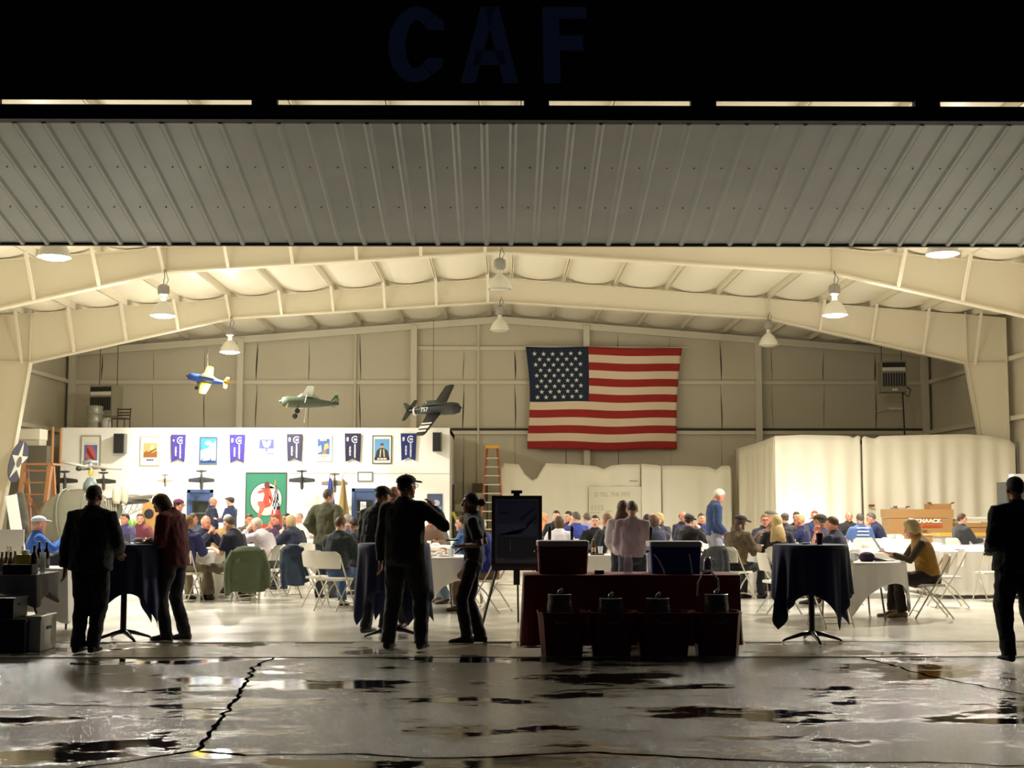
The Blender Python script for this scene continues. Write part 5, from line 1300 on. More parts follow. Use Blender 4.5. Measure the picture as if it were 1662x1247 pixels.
rt('C', 515, 30.0, 'round table in front of the office wall near the flag poles', 'white cloth on the far round table near the flag poles', rot=.1)
rt('D', 690, 20.2, 'round table between the cocktail table and the standing waitress', 'white cloth on the round table left of the standing waitress', r=.80, a=1.12, rot=.75)
rt('E', 672, 25.5, 'round table behind the man with the raised hand', 'white cloth on the second round table behind the man with the raised hand', rot=.3)
rt('F', 735, 30.0, 'far round table before the clutter rack', 'white cloth on the far round table before the clutter rack', rot=.3)
rt('G', 1255, 23.5, 'round table with the leopard jacketed woman', 'white cloth on the round table beside the woman in the leopard jacket', rot=.15)
rt('H', 1370, 18.5, 'round table in front at the right, beside the yellow vest', 'white cloth on the front right round table, purple cap on it', r=.78, a=1.05, rot=.62)
rt('I', 1330, 27.4, 'round table in the crowd behind the right cocktail table', 'white cloth on the round table behind the right cocktail table', rot=.4)
rt('J', 1418, 23.0, 'round table behind the woman in the yellow vest', 'white cloth on the empty round table behind the yellow vest', rot=.3)
rt('Q', 1462, 27.3, 'second round table behind the woman in the yellow vest', 'white cloth on the second round table behind the yellow vest', rot=.3)
rt('K', 1410, 30.2, 'far round table before the sheet with the blue shirted man', 'white cloth on the far round table beside the man eating', r=.9, a=1.2, rot=.1)
rt('L', 935, 26.2, 'round table behind the burgundy cooler', 'white cloth on the round table behind the burgundy cooler', rot=.5)
rt('M', 1110, 27.0, 'round table behind the blue cooler', 'white cloth on the round table behind the blue cooler', rot=.2)
rt('N', 895, 31.5, 'far round table left of the low white screen', 'white cloth on the far round table left of the low white screen', rot=.3)
rt('O', 205, 27.0, 'round table behind the left cocktail table', 'white cloth on the round table behind the left cocktail table', rot=.3)
rt('P', 640, 34.0, 'farthest round table before the right blue door', 'white cloth on the farthest round table before the right blue door', rot=.3)
x0, x1 = Xat(955, 20.4), Xat(1075, 20.4)
rect_table(x0, x1, 20.45, 21.2, .76, 'long table directly behind the standing couple')
rect_cloth(x0, x1, 20.45, 21.2, .76, .72, M_WCL, 'white cloth on the long table behind the standing couple', drop_side=None)
x0, x1 = Xat(1530, 22.2), Xat(1530, 22.2) + 2.0
rect_table(x0, x1, 22.2, 24.4, .76, 'large rectangular table at the right, in front of the teenager')
rect_cloth(x0, x1, 22.2, 24.4, .76, .70, M_WCL, 'white cloth on the large right hand table with an empty chair before it', amp=.035, step=.22)
x0b, x1b = Xat(1512, 25.0), Xat(1512, 25.0) + 2.4
rect_table(x0b, x1b, 24.7, 25.9, .76, 'second rectangular table at the right, nearer the teenager')
rect_cloth(x0b, x1b, 24.7, 25.9, .76, .6, M_WCL, 'white cloth on the table directly in front of the teenager')
# cocktail tables
cocktail(Xat(205, 15.45), 15.45, 'high round cocktail table at the left with cups on it', 'navy cloth on the left cocktail table', rot=.35)
cocktail(Xat(640, 15.75), 15.75, 'high round cocktail table in the middle, behind the capped man', 'navy cloth on the middle cocktail table', rot=1.31)
cocktail(Xat(1314, 15.2), 15.2, 'high round cocktail table at the right standing alone', 'navy cloth on the right cocktail table, standing alone', rot=1.31)

# ================================================================ bar with jockey box coolers
burg = mat('burgundy_linen', srgb(124, 32, 42), .8, bump=.25, bscale=6, sheen=.15)
bY0, bY1 = 14.65, 15.35; bx0, bx1 = Xat(852, bY0), Xat(1198, bY0)
rect_table(bx0, bx1, bY0, bY1, .76, 'long bar table carrying the two beer coolers')
rect_cloth(bx0, bx1, bY0, bY1, .76, .74, burg, 'burgundy cloth reaching the ground on the bar table', amp=.022, step=.3, flare=.035)
def cooler(px0, px1, ptop, Y, col, label, d=.42):
    a, b = Xat(px0, Y), Xat(px1, Y); h = at(px0, ptop, Y).z - .77; w = (b - a) / 2
    t = thing('jockey_box_cooler', label, 'cooler', ((a + b) / 2, Y + d / 2, .768))
    rings = []
    for z, f in ((0, .93), (.02, .95), (h - .06, 1.0)): 
        rings.append([Vector((x * w * f, y * d / 2 * f, z)) for x, y in ((-1, -.9), (-.95, -1), (.95, -1), (1, -.9), (1, .9), (.95, 1), (-.95, 1), (-1, .9))])
    MB().ring_loft(rings).build('tub', plain(col, .45), t)
    MB().ring_loft([[Vector((x * w * f, y * d / 2 * f, z)) for x, y in ((-1, -.9), (-.95, -1), (.95, -1), (1, -.9), (1, .9), (.95, 1), (-.95, 1), (-1, .9))] for z, f in ((h - .06, 1.0), (h - .055, 1.03), (h - .01, 1.03), (h, 1.0))]).build('lid', plain((205, 200, 196), .45), t)
    for s in (-1, 1): MB().tube([(s * w, -.06, h * .7), (s * (w + .03), -.06, h * .66), (s * (w + .03), .06, h * .66), (s * w, .06, h * .7)], .01, 6).build('carry_handle', plain((150, 146, 142), .5), t)
    return t, w, h, d
c1, w1, h1_, d1 = cooler(873, 955, 878, 14.78, (126, 26, 34), 'burgundy insulated drink cooler on the left half of the bar')
c2, w2, h2_, d2 = cooler(1055, 1138, 879, 14.78, (26, 36, 124), 'dark blue insulated drink cooler on the right half of the bar')
for t, w, d, xs_, hh in ((c1, w1, d1, (-.13, .12), h1_), (c2, w2, d2, (-.22,), h2_)):
    for x_ in xs_:
        f = MB(); f.tube([(x_, d / 2, hh - .12), (x_, d / 2 + .07, hh - .12)], .015, 8); f.tube([(x_, d / 2 + .05, hh - .10), (x_, d / 2 + .05, hh - .03)], .012, 8)
        f.build('tap', M_MET, t)
        MB().tube([(x_, d / 2 + .05, hh - .04), (x_, d / 2 + .05, hh + .03), (x_, d / 2 + .05, hh + .14), (x_, d / 2 + .05, hh + .16)], [.012, .018, .02, .008], 10).build('tap_handle', plain((52, 46, 30), .5), t, smooth=True)
hose = mat('hose_clear', srgb(236, 234, 228), .3)
for x_, sw in ((-.14, .10), (.16, .02)):
    MB().tube([(x_ - sw, -d2 / 2 - .012, h2_ * .62), (x_ - sw * .5, -d2 / 2 - .03, h2_ * .42), (x_, -d2 / 2 - .05, h2_ * .12), (x_ + .01, -d2 / 2 - .06, -.02)], .009, 8).build('beer_line', hose, c2)
MB().tube([(-.02, -d1 / 2, .1), (.03, -d1 / 2 - .04, .02), (.02, -d1 / 2 - .06, -.12), (.03, -d1 / 2 - .08, -.18)], .007, 8).build('beer_line', plain((70, 66, 64), .4), c1)
tubm = plain((118, 24, 32), .4)
TL = ['burgundy tub with a steel keg at the left end below the bar', 'burgundy tub with a keg, second from the left below the bar', 'burgundy tub with a keg, third from the left below the bar', 'burgundy tub with a keg and an arched hose at the right end below the bar']
for i, (pa, pb, kx) in enumerate(((873, 951, 908), (957, 1028, 990), (1032, 1122, 1066), (1127, 1203, 1161))):
    Yt = 14.02; a, b = Xat(pa, Yt - .2), Xat(pb, Yt - .2); w = (b - a) / 2; zt2 = at(900, 994, Yt - .2).z
    t = thing('party_tub', TL[i], 'tub', ((a + b) / 2, Yt, -.004), group='burgundy tubs holding kegs below the bar')
    ro = []
    def rg(f, z, dd=0): return [Vector(((w * f - dd) * x, (.24 * f - dd) * y, z)) for x, y in ((-1, -.6), (-.8, -1), (.8, -1), (1, -.6), (1, .6), (.8, 1), (-.8, 1), (-1, .6))]
    MB().ring_loft([rg(.84, 0), rg(.98, zt2 - .02), rg(1.02, zt2 - .015), rg(1.02, zt2), rg(.97, zt2), rg(.82, .03)]).build('tub_shell', tubm, t)
    MB().tube([(-w * .3, -.245, zt2 - .08), (-w * .2, -.27, zt2 - .1), (w * .2, -.27, zt2 - .1), (w * .3, -.245, zt2 - .08)], .010, 6).build('rope_handle', plain((120, 116, 110), .6), t)
    kX = Xat(kx, Yt); k = thing('steel_keg', ['small grey beer keg standing in the leftmost tub', 'dim beer keg standing in the second tub from the left', 'dim beer keg standing in the third tub from the left', 'steel beer keg with an arched hose in the rightmost tub'][i], 'keg', (kX, Yt + .02, .03), group='beer kegs in the tubs')
    kz = .60 if i in (0, 3) else .56
    MB().lathe((0, 0, 0), [(.10, 0), (.125, .01), (.13, .06), (.124, .10), (.13, .2), (.13, kz - .15), (.122, kz - .1), (.05, kz - .085)], 20).build('keg_body', plain((86, 86, 82), .35, .7), k, auto=50)
    MB().lathe((0, 0, 0), [(.118, kz - .11), (.122, kz - .03), (.112, kz - .025), (.108, kz - .11)], 20, cap=False).build('rim', plain((92, 90, 86), .35, .7), k)
    MB().tube([(0, 0, kz - .09), (0, 0, kz), (.03, 0, kz + .03)], [.03, .022, .012], 10).build('coupler', M_MET, k, smooth=True)
    if i == 3: MB().tube([(.03, 0, kz + .02), (.02, -.02, kz + .12), (-.05, -.03, kz + .20), (-.13, 0, kz + .19), (-.18, .04, kz + .08), (-.185, .06, kz - .05)], .009, 8).build('hose', plain((176, 172, 166), .3), k)
p = Xat(1017, 14.9)
gl = mat('clear_glass', srgb(236, 232, 236), .05, alpha=.28)
tag(MB().lathe((0, 0, 0), [(.045, 0), (.05, .01), (.052, .10), (.043, .18), (.036, .205), (.032, .205), (.038, .175), (.045, .1), (.04, .015)], 20).build('glass_carafe', gl, None, smooth=True, loc=(p, 14.78, .768)), 'clear glass tip carafe on the bar between the two coolers', 'carafe')
for px, lab in ((972, 'small dark box on the bar right of the burgundy cooler'), (1145, 'small dark box on the bar right of the blue cooler')):
    tag(MB().box(-.05, .05, -.03, .03, 0, .04).build('small_box', plain((36, 26, 26), .6), None, loc=(Xat(px, 14.8), 14.8, .768)), lab, 'box')
p = Xat(1144, 15.2); t = thing('kettle', 'small grey metal pitcher on the bar just right of the blue cooler', 'pitcher', (Xat(1147, 15.2), 15.2, .768))
MB().lathe((0, 0, 0), [(.045, 0), (.05, .02), (.045, .12), (.03, .17)], 16).build('body', plain((120, 118, 116), .3, .6), t, smooth=True); MB().tube([(.045, 0, .05), (.08, 0, .08), (.07, 0, .14), (.03, 0, .16)], .006, 6).build('handle', M_METD, t)

# easel with a framed print
Ye = 17.1; p0, p1 = at(798, 921, Ye), at(879, 805, Ye); cxe = (p0.x + p1.x) / 2
t = thing('display_easel', 'black tripod easel standing left of the bar', 'easel', (cxe, Ye, 0))
blk = mat('black_lacquer', (.008, .008, .009), .4)
zt_ = at(838, 800, Ye).z
for nm, pts in (('leg', [(-.02, .02, zt_ - .05), (-.44, -.28, 0)]), ('leg', [(.02, .02, zt_ - .05), (.44, -.28, 0)]), ('leg', [(0, .03, zt_ - .1), (.03, .75, 0)])): MB().bar(pts[0], pts[1], .025).build(nm, blk, t)
MB().box(-.04, .04, .0, .03, p0.z - .22, zt_ + .02).build('spine', blk, t); MB().box(-.07, .07, -.03, .03, zt_ - .01, zt_ + .03).build('top_clamp', blk, t)
MB().box(-.3, .3, -.20, .03, p0.z - .03, p0.z - .002).build('shelf_rail', blk, t)
w, h = p1.x - p0.x, p1.z - p0.z
t = thing('framed_print', 'black framed blue print of a diving aeroplane over the sea, on the easel', 'picture', (cxe, Ye - .19, p0.z + h / 2)); mb = MB(); a, b = w / 2, h / 2; fw = .045
mb.box(-a, a, 0, .03, b - fw, b); mb.box(-a, a, 0, .03, -b, -b + fw); mb.box(-a, -a + fw, 0, .03, -b + fw, b - fw); mb.box(a - fw, a, 0, .03, -b + fw, b - fw); mb.build('frame', blk, t)
art('print', t, 0, .0, .016, w - 2 * fw + .004, h - 2 * fw + .004, [((84, 92, 110), R4(.02, .02, .98, .98)), ((44, 56, 100), R4(.04, .42, .96, .97)), ((60, 76, 110), R4(.04, .42, .96, .62)), ((34, 44, 58), R4(.04, .1, .96, .42)),
    ((24, 28, 40), [(.05, .43), (.12, .46), (.45, .48), (.7, .56), (.97, .72), (.96, .76), (.72, .62), (.74, .56), (.6, .47), (.5, .50), (.36, .56), (.40, .50), (.2, .44)]), ((24, 28, 40), [(.55, .68), (.9, .86), (.85, .84), (.6, .66)]), ((30, 34, 48), [(.1, .78), (.3, .80), (.28, .77), (.12, .76)]),
    ((120, 130, 144), [(.34, .2), (.36, .2), (.355, .38), (.345, .38)]), ((90, 98, 116), ('LIMITED PRINT FIRST STRIKE', .5, .06, .035, .9))], back=(96, 104, 124))

# ================================================================ left serving table
sY0, sY1 = 14.75, 15.5; sx0, sx1 = Xat(-75, sY0), Xat(62, sY0)
gry = mat('grey_linen', srgb(128, 124, 128), .8, bump=.2)
rect_table(sx0, sx1, sY0, sY1, .76, 'serving table at the left edge with wine bottles')
rect_cloth(sx0, sx1, sY0, sY1, .76, .20, gry, 'grey cloth with a pointed corner on the left serving table', amp=.01, step=.3, spike=.15)
wx0, wx1 = Xat(-60, 16.2), Xat(112, 16.2)
rect_table(wx0, wx1, 16.2, 16.95, .76, 'table behind the serving table at the left edge')
rect_cloth(wx0, wx1, 16.2, 16.95, .76, .50, M_WCL, 'white cloth on the table behind the left serving table', amp=.012, step=.3, spike=.14)
for i, (px, Y, kd, lab) in enumerate(((6, 14.9, 'beer', 'brown bottle at the far left edge of the serving table'), (13, 15.15, 'beer', 'brown bottle second from the left on the serving table'), (20, 14.98, 'beer', 'brown bottle directly behind the left end of the black tray'),
    (27, 15.2, 'beer', 'brown bottle left of the yellow fruit jar'), (58, 14.95, 'wine', 'dark wine bottle just right of the yellow fruit jar'), (78, 16.35, 'wine', 'dark wine bottle at the right end, nearest the man in black'), (66, 16.45, 'wine', 'dark wine bottle standing behind the stacked glasses'))):
    bottle(Xat(px, Y), Y, .768, kd, lab, 'bottles on the left serving tables')
for px, lab in ((15, 'clear bottle standing before the white board, left one'), (20, 'clear bottle standing before the white board, right one')): bottle(Xat(px, 16.6), 16.6, .768, 'clear', lab, 'clear bottles on the rear table')
bottle(Xat(39, 16.6), 16.6, .768, 'blue' if 0 else 'clear', 'bottle with a coloured label beside the blue shirted man', None)
X_ = Xat(44, 15.15); t = thing('fruit_jar', 'clear square jar of yellow fruit on the serving table', 'jar', (X_, 15.15, .768))
MB().box(-.085, .085, -.07, .07, 0, .20).build('jar_body', mat('yellow_jar', srgb(214, 196, 74), .25), t); MB().lathe((0, 0, 0), [(.04, .20), (.045, .24), (.03, .25)], 12).build('lid', plain((220, 220, 214)), t)
X_ = Xat(35, 14.85); t = thing('bar_tray', 'black open tray box in front of the bottles', 'tray', (X_, 14.88, .768)); bl2 = mat('black_plastic', (.012, .012, .013), .4)
mb = MB(); mb.box(-.155, .155, -.10, .10, 0, .01)
for a_ in ((-.155, .155, -.10, -.092), (-.155, .155, .092, .10), (-.155, -.147, -.092, .092), (.147, .155, -.092, .092)): mb.box(*a_, .01, .105)
mb.build('tray_box', bl2, t); MB().box(.10, .13, -.115, -.10, .05, .08).build('grip', M_METD, t)
for i in range(4): cup(Xat(71, 14.9), 14.92, .768 + i * .048, ['lowest of the nested glasses right of the black tray', 'second glass up in the stack right of the black tray', 'third glass up in the stack right of the black tray', 'topmost glass in the stack right of the black tray'][i], clear=True, h=.09, r=.035, group='stacked clear glasses on the serving table')
p = at(14, 868, 18.2); t = thing('white_board', 'plain white board standing behind the clear bottles at the left', 'board', (p.x - .1, 18.2, 0))
MB().bar((-.5, 0, 1.12), (.32, 0, 1.16), .03, .0).v
MB().box(-.5, .30, 0, .03, .70, 1.19).build('panel', plain((238, 236, 228), .5), t); 
for s in (-.42, .22): MB().box(s - .02, s + .02, .03, .06, 0, .75).build('leg', M_METD, t)
def crate(px0, px1, py0, py1, Y, d, c, label, side=None, z0=0):
    a, b = Xat(px0, Y), Xat(px1, Y); h = at(px0, py0, Y).z - z0; w = (b - a) / 2
    t = thing('storage_crate', label, 'crate', ((a + b) / 2, Y + d / 2, z0)); MB().box(-w, w, -d / 2, d / 2, 0, h * .9).build('crate_body', plain(c, .5), t)
    MB().box(-w - .01, w + .01, -d / 2 - .01, d / 2 + .01, h * .9, h).build('lid', plain(c if side is None else side, .5), t)
    for s in (-1, 1): MB().box(s * w * 1.02 - .012, s * w * 1.02 + .012, -.06, .06, h * .6, h * .68).build('handle', plain((50, 50, 52), .5), t)
crate(-30, 46, 1006, 1055, 14.1, .5, (20, 20, 22), 'black storage crate on the ground below the serving table')
crate(49, 72, 1001, 1050, 14.25, .5, (206, 202, 194), 'white lidded box on the ground at the left, right of the black crate', side=(214, 210, 200))
crate(-30, 27, 971, 1005, 14.2, .42, (24, 24, 26), 'smaller black crate stacked on the black crate at the left', z0=at(0, 1006, 14.1).z + .003)

# things on the cocktail and dining tables
Xc, Yc = Xat(205, 15.45), 15.45; zc_ = 1.078
for dx, dy, lab in ((-.10, -.05, 'clear square tumbler on the left cocktail table, left one'), (.02, -.02, 'clear square tumbler on the left cocktail table, right one')):
    tag(MB().ring_loft([[Vector((x * f, y * f, z)) for x, y in ((-1, -1), (1, -1), (1, 1), (-1, 1))] for z, f in ((0, .036), (.10, .046), (.10, .042), (.01, .033))]).build('tumbler', mat('clear_cup', srgb(225, 228, 230), .08, alpha=.45), None, loc=(Xc + dx, Yc + dy, zc_)), lab, 'tumbler', 'clear tumblers on the left cocktail table')
tag(MB().lathe((0, 0, 0), [(.02, 0), (.09, .006), (.125, .015), (.12, .018), (.08, .01)], 24).build('black_plate', bl2, None, auto=40, loc=(Xc + .25, Yc - .05, zc_)), 'black plate at the right side of the left cocktail table', 'plate')
tag(MB().ell((0, 0, .03), (.07, .05, .035), 12, 8).build('crumpled_napkin', plain((240, 240, 240), .8), None, smooth=True, loc=(Xc + .12, Yc + .1, zc_)), 'white crumpled napkin in the middle of the left cocktail table', 'napkin')
t = cup(Xat(1329, 15.1), 15.1, 1.078, 'dark red plastic tumbler on the right cocktail table', (110, 20, 30), h=.125, r=.042, name='plastic_tumbler', cat='tumbler')
tag(MB().ell((0, 0, .012), (.06, .04, .012), 12, 6).build('napkin', plain((226, 226, 228), .8), None, loc=(Xat(1306, 15.1), 15.1, 1.078)), 'white napkin beside the red tumbler on the right cocktail table', 'napkin')
cup(Xat(700 - 62, 15.5), 15.6, 1.078, 'white paper cup on the middle cocktail table', (206, 206, 206))
hX, hY = TAB['H']
cup(Xat(1381, 18.0), 18.0, .768, 'clear plastic cup on the front right table', clear=True, h=.11)
tag(MB().ell((0, 0, .06), (.085, .075, .06), 12, 8).build('crumpled_napkin', plain((240, 238, 232), .8), None, smooth=True, loc=(Xat(1385, 18.35), 18.35, .768)), 'white crumpled napkin behind the cup on the front right table', 'napkin')
b = MB(); b.ell((0, 0, .05), (.11, .10, .075), 14, 10); b.tube([(.05, -.02, .04), (.18, -.03, .018), (.26, -.03, .008)], [(.08, .03), (.07, .012), (.03, .006)], 12, side=(0, 1, 0))
t = thing('baseball_cap', 'dark purple peaked cap lying on the front right table', 'cap', (Xat(1405, 18.15), 18.15, .772)); remeshed(b, 'cap_cloth', cloth_mat((52, 34, 62)), t, .008)
b = MB(); b.box(-.13, .13, -.09, .09, 0, .004); tag(b.build('magazine', plain((150, 160, 130), .5), None, loc=(Xat(1432, 18.3), 18.3, .772)), 'small printed booklet beside the purple cap', 'booklet')
def tablestuff(key, items, desc):
    X, Y = TAB[key]
    for kind, dx, dy, lab in items:
        z = .767; L_ = '%s %s' % (lab, desc)
        if kind == 'plate':
            tag(MB().lathe((0, 0, 0), [(.06, 0), (.12, .012), (.118, .016), (.055, .004)], 20).build('plate', plain((236, 236, 236), .3), None, auto=40, loc=(X + dx, Y + dy, z)), L_, 'plate', 'plates on the dining tables')
        elif kind == 'cup': cup(X + dx, Y + dy, z, L_, (236, 234, 230), h=.10, r=.038, group='cups on the dining tables')
        elif kind == 'clear': cup(X + dx, Y + dy, z, L_, clear=True, h=.12, r=.036, group='cups on the dining tables')
        elif kind in ('beer', 'blue'): bottle(X + dx, Y + dy, z, kind, L_, None)
        elif kind == 'nap': tag(MB().ell((0, 0, .025), (.08, .06, .03), 10, 6).build('crumpled_napkin', plain((244, 244, 242), .8), None, smooth=True, loc=(X + dx, Y + dy, z)), L_, 'napkin', 'napkins on the dining tables')
tablestuff('A', [('blue', .07, -.45, 'blue bottle'), ('beer', .16, -.40, 'brown bottle'), ('nap', .32, -.35, 'front crumpled napkin'), ('nap', .48, -.1, 'right crumpled napkin'), ('plate', .42, -.42, 'plate'), ('cup', -.02, -.3, 'white cup'), ('clear', .3, .1, 'clear cup')], 'on the round table behind the red jacket')
tablestuff('D', [('beer', -.08, .45, 'brown bottle'), ('plate', .1, .2, 'far plate'), ('plate', .3, -.15, 'middle plate'), ('plate', .05, -.4, 'front plate'), ('cup', .35, .35, 'right white cup'), ('cup', -.2, .1, 'left white cup'), ('nap', .2, .5, 'crumpled napkin'), ('clear', .42, -.45, 'clear cup at the front edge')], 'on the round table left of the waitress')
tablestuff('E', [('plate', .1, .1, 'plate'), ('cup', .3, -.3, 'white cup'), ('beer', -.1, -.2, 'brown bottle'), ('nap', .4, .1, 'crumpled napkin')], 'on the second round table behind the capped man')
tablestuff('G', [('clear', .35, -.2, 'clear cup'), ('beer', -.18, .2, 'brown bottle'), ('plate', -.05, -.25, 'plate'), ('nap', .3, .3, 'crumpled napkin')], 'on the table beside the leopard jacket')
tablestuff('I', [('plate', .2, .1, 'plate'), ('cup', -.3, .2, 'white cup'), ('nap', .5, .1, 'crumpled napkin')], 'on the table behind the right cocktail table')
tablestuff('K', [('blue', -.22, -.6, 'blue bottle'), ('plate', .5, -.3, 'plate'), ('nap', .2, -.5, 'crumpled napkin')], 'on the far table beside the man eating')
tablestuff('L', [('nap', -.1, -.2, 'left crumpled napkin'), ('nap', .2, .1, 'right crumpled napkin'), ('clear', .45, -.3, 'clear cup'), ('plate', -.35, .2, 'plate')], 'on the table behind the burgundy cooler')
tablestuff('M', [('nap', -.1, -.2, 'crumpled napkin'), ('cup', -.4, .1, 'white cup'), ('clear', .3, -.3, 'clear cup')], 'on the table behind the blue cooler')
tablestuff('B', [('nap', .1, -.2, 'crumpled napkin'), ('cup', -.2, .0, 'white cup'), ('plate', .3, .2, 'plate')], 'on the table with the red haired man')
tablestuff('O', [('cup', .3, -.3, 'white cup'), ('nap', .1, -.4, 'crumpled napkin'), ('clear', -.2, -.3, 'clear cup')], 'on the table behind the left cocktail table')
z = .768
bottle(Xat(963, 20.7), 20.7, z, 'beer', 'brown beer bottle with a red label on the long table behind the bar', None)
cup(Xat(974, 20.9), 20.9, z, 'clear cup on the long table behind the bar', clear=True)
tag(MB().box(-.1, .1, -.06, .06, 0, .02).build('phone_case', plain((50, 44, 44), .5), None, loc=(Xat(969, 20.6), 20.6, z)), 'flat dark object on the long table behind the bar', 'object')
tag(MB().lathe((0, 0, 0), [(.06, 0), (.12, .012), (.118, .016), (.055, .004)], 20).build('plate', plain((190, 190, 196), .3), None, loc=(x0 + .5, 22.9, z)), 'pale plate on the large right hand table', 'plate')

# ================================================================ foreground people
BLK = (14, 14, 16); NAVY = (26, 32, 66)
person('man seen from behind in a black coat, left of the left cocktail table', Xat(150, 14.2), 14.2, -4, 1.73, jacket=1, top=(16, 16, 18), pants=(14, 14, 15), hair=('short', 'dark'), girth=1.18,
       hands=((-.29, .02, .80), (.20, .30, 1.02)), feet=((-.11, .0), (.05, .02)), look=(4, -8), shoes=(10, 10, 10), skin='tan')
person('person in a dark red jacket bowing over the left cocktail table', Xat(286, 15.5), 15.5, 72, 1.70, jacket=1, top=(92, 18, 26), pants=(28, 28, 38), hair=('bob', 'brown'), lean=2, bend=12, look=(34, 8),
       hands=((-.10, .30, 1.13), (.12, .30, 1.13)), feet=((-.10, .06), (.10, -.06)), shoes=(40, 30, 26))
person('tall man in a dark cap and glasses seen from behind with one hand raised', Xat(657, 14.55), 14.55, -14, 1.84, top=(18, 18, 20), pants=(30, 29, 29), hair=('short', 'dark'), cap=(20, 20, 22), glasses=1, girth=1.22,
       hands=((-.27, .05, .86), (.25, .17, 1.42)), feet=((-.16, .0), (.18, .03)), look=(-2, -32), shoes=(24, 20, 18), skin='tan')
person('man in a dark cap and black jacket at the middle cocktail table, seen from behind', Xat(611, 16.35), 16.35, -30, 1.76, jacket=1, top=(18, 20, 30), pants=(22, 22, 24), hair=('short', 'dark'), cap=(40, 34, 34),
       lean=3, bend=6, look=(10, -10), hands=((-.12, .28, 1.08), (.16, .30, 1.08)), feet=((-.12, 0), (.12, .05)), skin='tan')
person('bald person mostly hidden behind the tall capped man', Xat(641, 17.1), 17.1, 165, 1.76, top=(30, 30, 40), pants=(30, 30, 34), hair=('bald', 'dkgrey'), hands=((-.16, .28, 1.06), (.16, .28, 1.06)), skin='ruddy')
person('waitress with a dark hair bun standing in black, holding a small pad', Xat(769, 15.15), 15.15, 84, 1.66, sleeve='short', top=(16, 17, 22), pants=(20, 20, 22), hair=('bun', 'dark'), girth=.86,
       hands=((-.06, .12, 1.12), (.08, .11, 1.09)), feet=((-.07, .10), (.08, -.04)), shoes=(14, 14, 14), skin='brown', look=(3, 0))
person('man in a black jacket seen from behind at the right edge', Xat(1650, 13.35), 13.35, 6, 1.80, jacket=1, top=(10, 10, 11), pants=(14, 14, 16), hair=('short', 'dark'), girth=1.25,
       hands=((-.17, .22, 1.02), (.17, .22, 1.02)), feet=((-.14, 0), (.15, .02)), shoes=(12, 12, 12), look=(-2, 6), skin='tan')
person('woman with long brown hair and pale lilac top, left of the standing couple', Xat(1011, 18.5), 18.5, -8, 1.58, top=(206, 192, 200), pants=(30, 30, 44), hair=('long', 'brown'), girth=.95, hands=((-.16, .25, .98), (.16, .25, .98)))
person('grey haired person in a mauve shirt seen from behind, right of the couple', Xat(1026, 17.8), 17.8, -4, 1.58, top=(158, 140, 152), pants=(28, 30, 50), hair=('short', 'dkgrey'), girth=1.15, jacket=0, hands=((-.15, .25, 1.0), (.15, .25, 1.0)), look=(8, 0))
person('man in an olive jacket standing with hands on hips before the office wall', Xat(531, 22.6), 22.6, -18, 1.80, jacket=1, top=(84, 84, 58), pants=(52, 58, 66), hair=('short', 'dkgrey'), girth=1.15, hands=((-.20, .06, 1.02), (.2, .1, 1.02)), look=(2, -18))
person('bald man in a navy jacket talking, standing left of the pair by the blue door', Xat(344, 34.7), 34.7, -65, 1.74, jacket=1, top=(34, 40, 66), pants=(160, 140, 104), hair=('bald', 'grey'), skin='ruddy', girth=1.12, hands=((-.1, .30, 1.2), (.16, .30, 1.2)))
person('man in a dark flat cap, right of the pair by the blue door', Xat(375, 34.3), 34.3, 70, 1.74, top=(36, 48, 86), pants=(40, 42, 54), hair=('short', 'dark'), cap=(70, 62, 62, 'flat'), girth=1.05, hands=((-.08, .34, 1.18), (.12, .32, 1.2)))
person('standing person in a maroon knit cap and red shirt behind the red jacket', Xat(287, 25.0), 25.0, -50, 1.64, top=(200, 66, 50), pants=(40, 40, 50), hair=('short', 'dark'), cap=(110, 40, 76, 'beanie'), glasses=1, look=(4, 0))
person('white haired man in a blue shirt standing in profile before the low screen', Xat(1158, 24.4), 24.4, -80, 1.84, top=(36, 60, 104), pants=(150, 150, 160), hair=('short', 'white'), skin='ruddy', look=(22, 0), bend=5, hands=((-.12, .16, .93), (.16, .18, .95)))

t = MB().box(-.07, .07, -.05, .05, -.008, .008).build('order_pad', plain((70, 110, 160), .5), None, loc=(Xat(769, 15.15) - .24, 15.17, 1.125)); tag(t, 'small blue pad held by the waitress in black', 'pad')
# ================================================================ seated people
SEATS += [(Xat(531, 22.6), 22.6), (Xat(287, 25.0), 25.0), (Xat(1158, 24.4), 24.4)]
def short(l):
    for w in (' seen from', ' facing', ',', ' behind the', ' with hands', ' leaning', ' at the', ' sleev', ' before the', ' turned'):
        if w in l and len(l.split()) > 9: l = l.split(w)[0]
    return l
def seated(label, px, Y, face, top, hair, ch=1, chl=None, coat=None, **k):
    X, Y = settle(px, Y)
    person(label, X, Y, face, sit=.45, top=top, hair=hair, **k)
    if ch: chair(X, Y, face, chl or ('white chair under the ' + short(label)), 'white folding chairs at the dining tables')
    if coat: draped_coat(X, Y, face, coat[0], coat[1], low=coat[2] if len(coat) > 2 else .28)
arm = ((-.20, .34, .80), (.20, .34, .80)); chin = ((-.06, .26, 1.12), (.18, .34, .80)); clasp = ((-.05, .30, 1.04), (.06, .30, 1.04)); eat = ((-.06, .26, 1.06), (.10, .28, 1.0)); lap = ((-.14, .25, .66), (.14, .25, .66))
S_ = seated
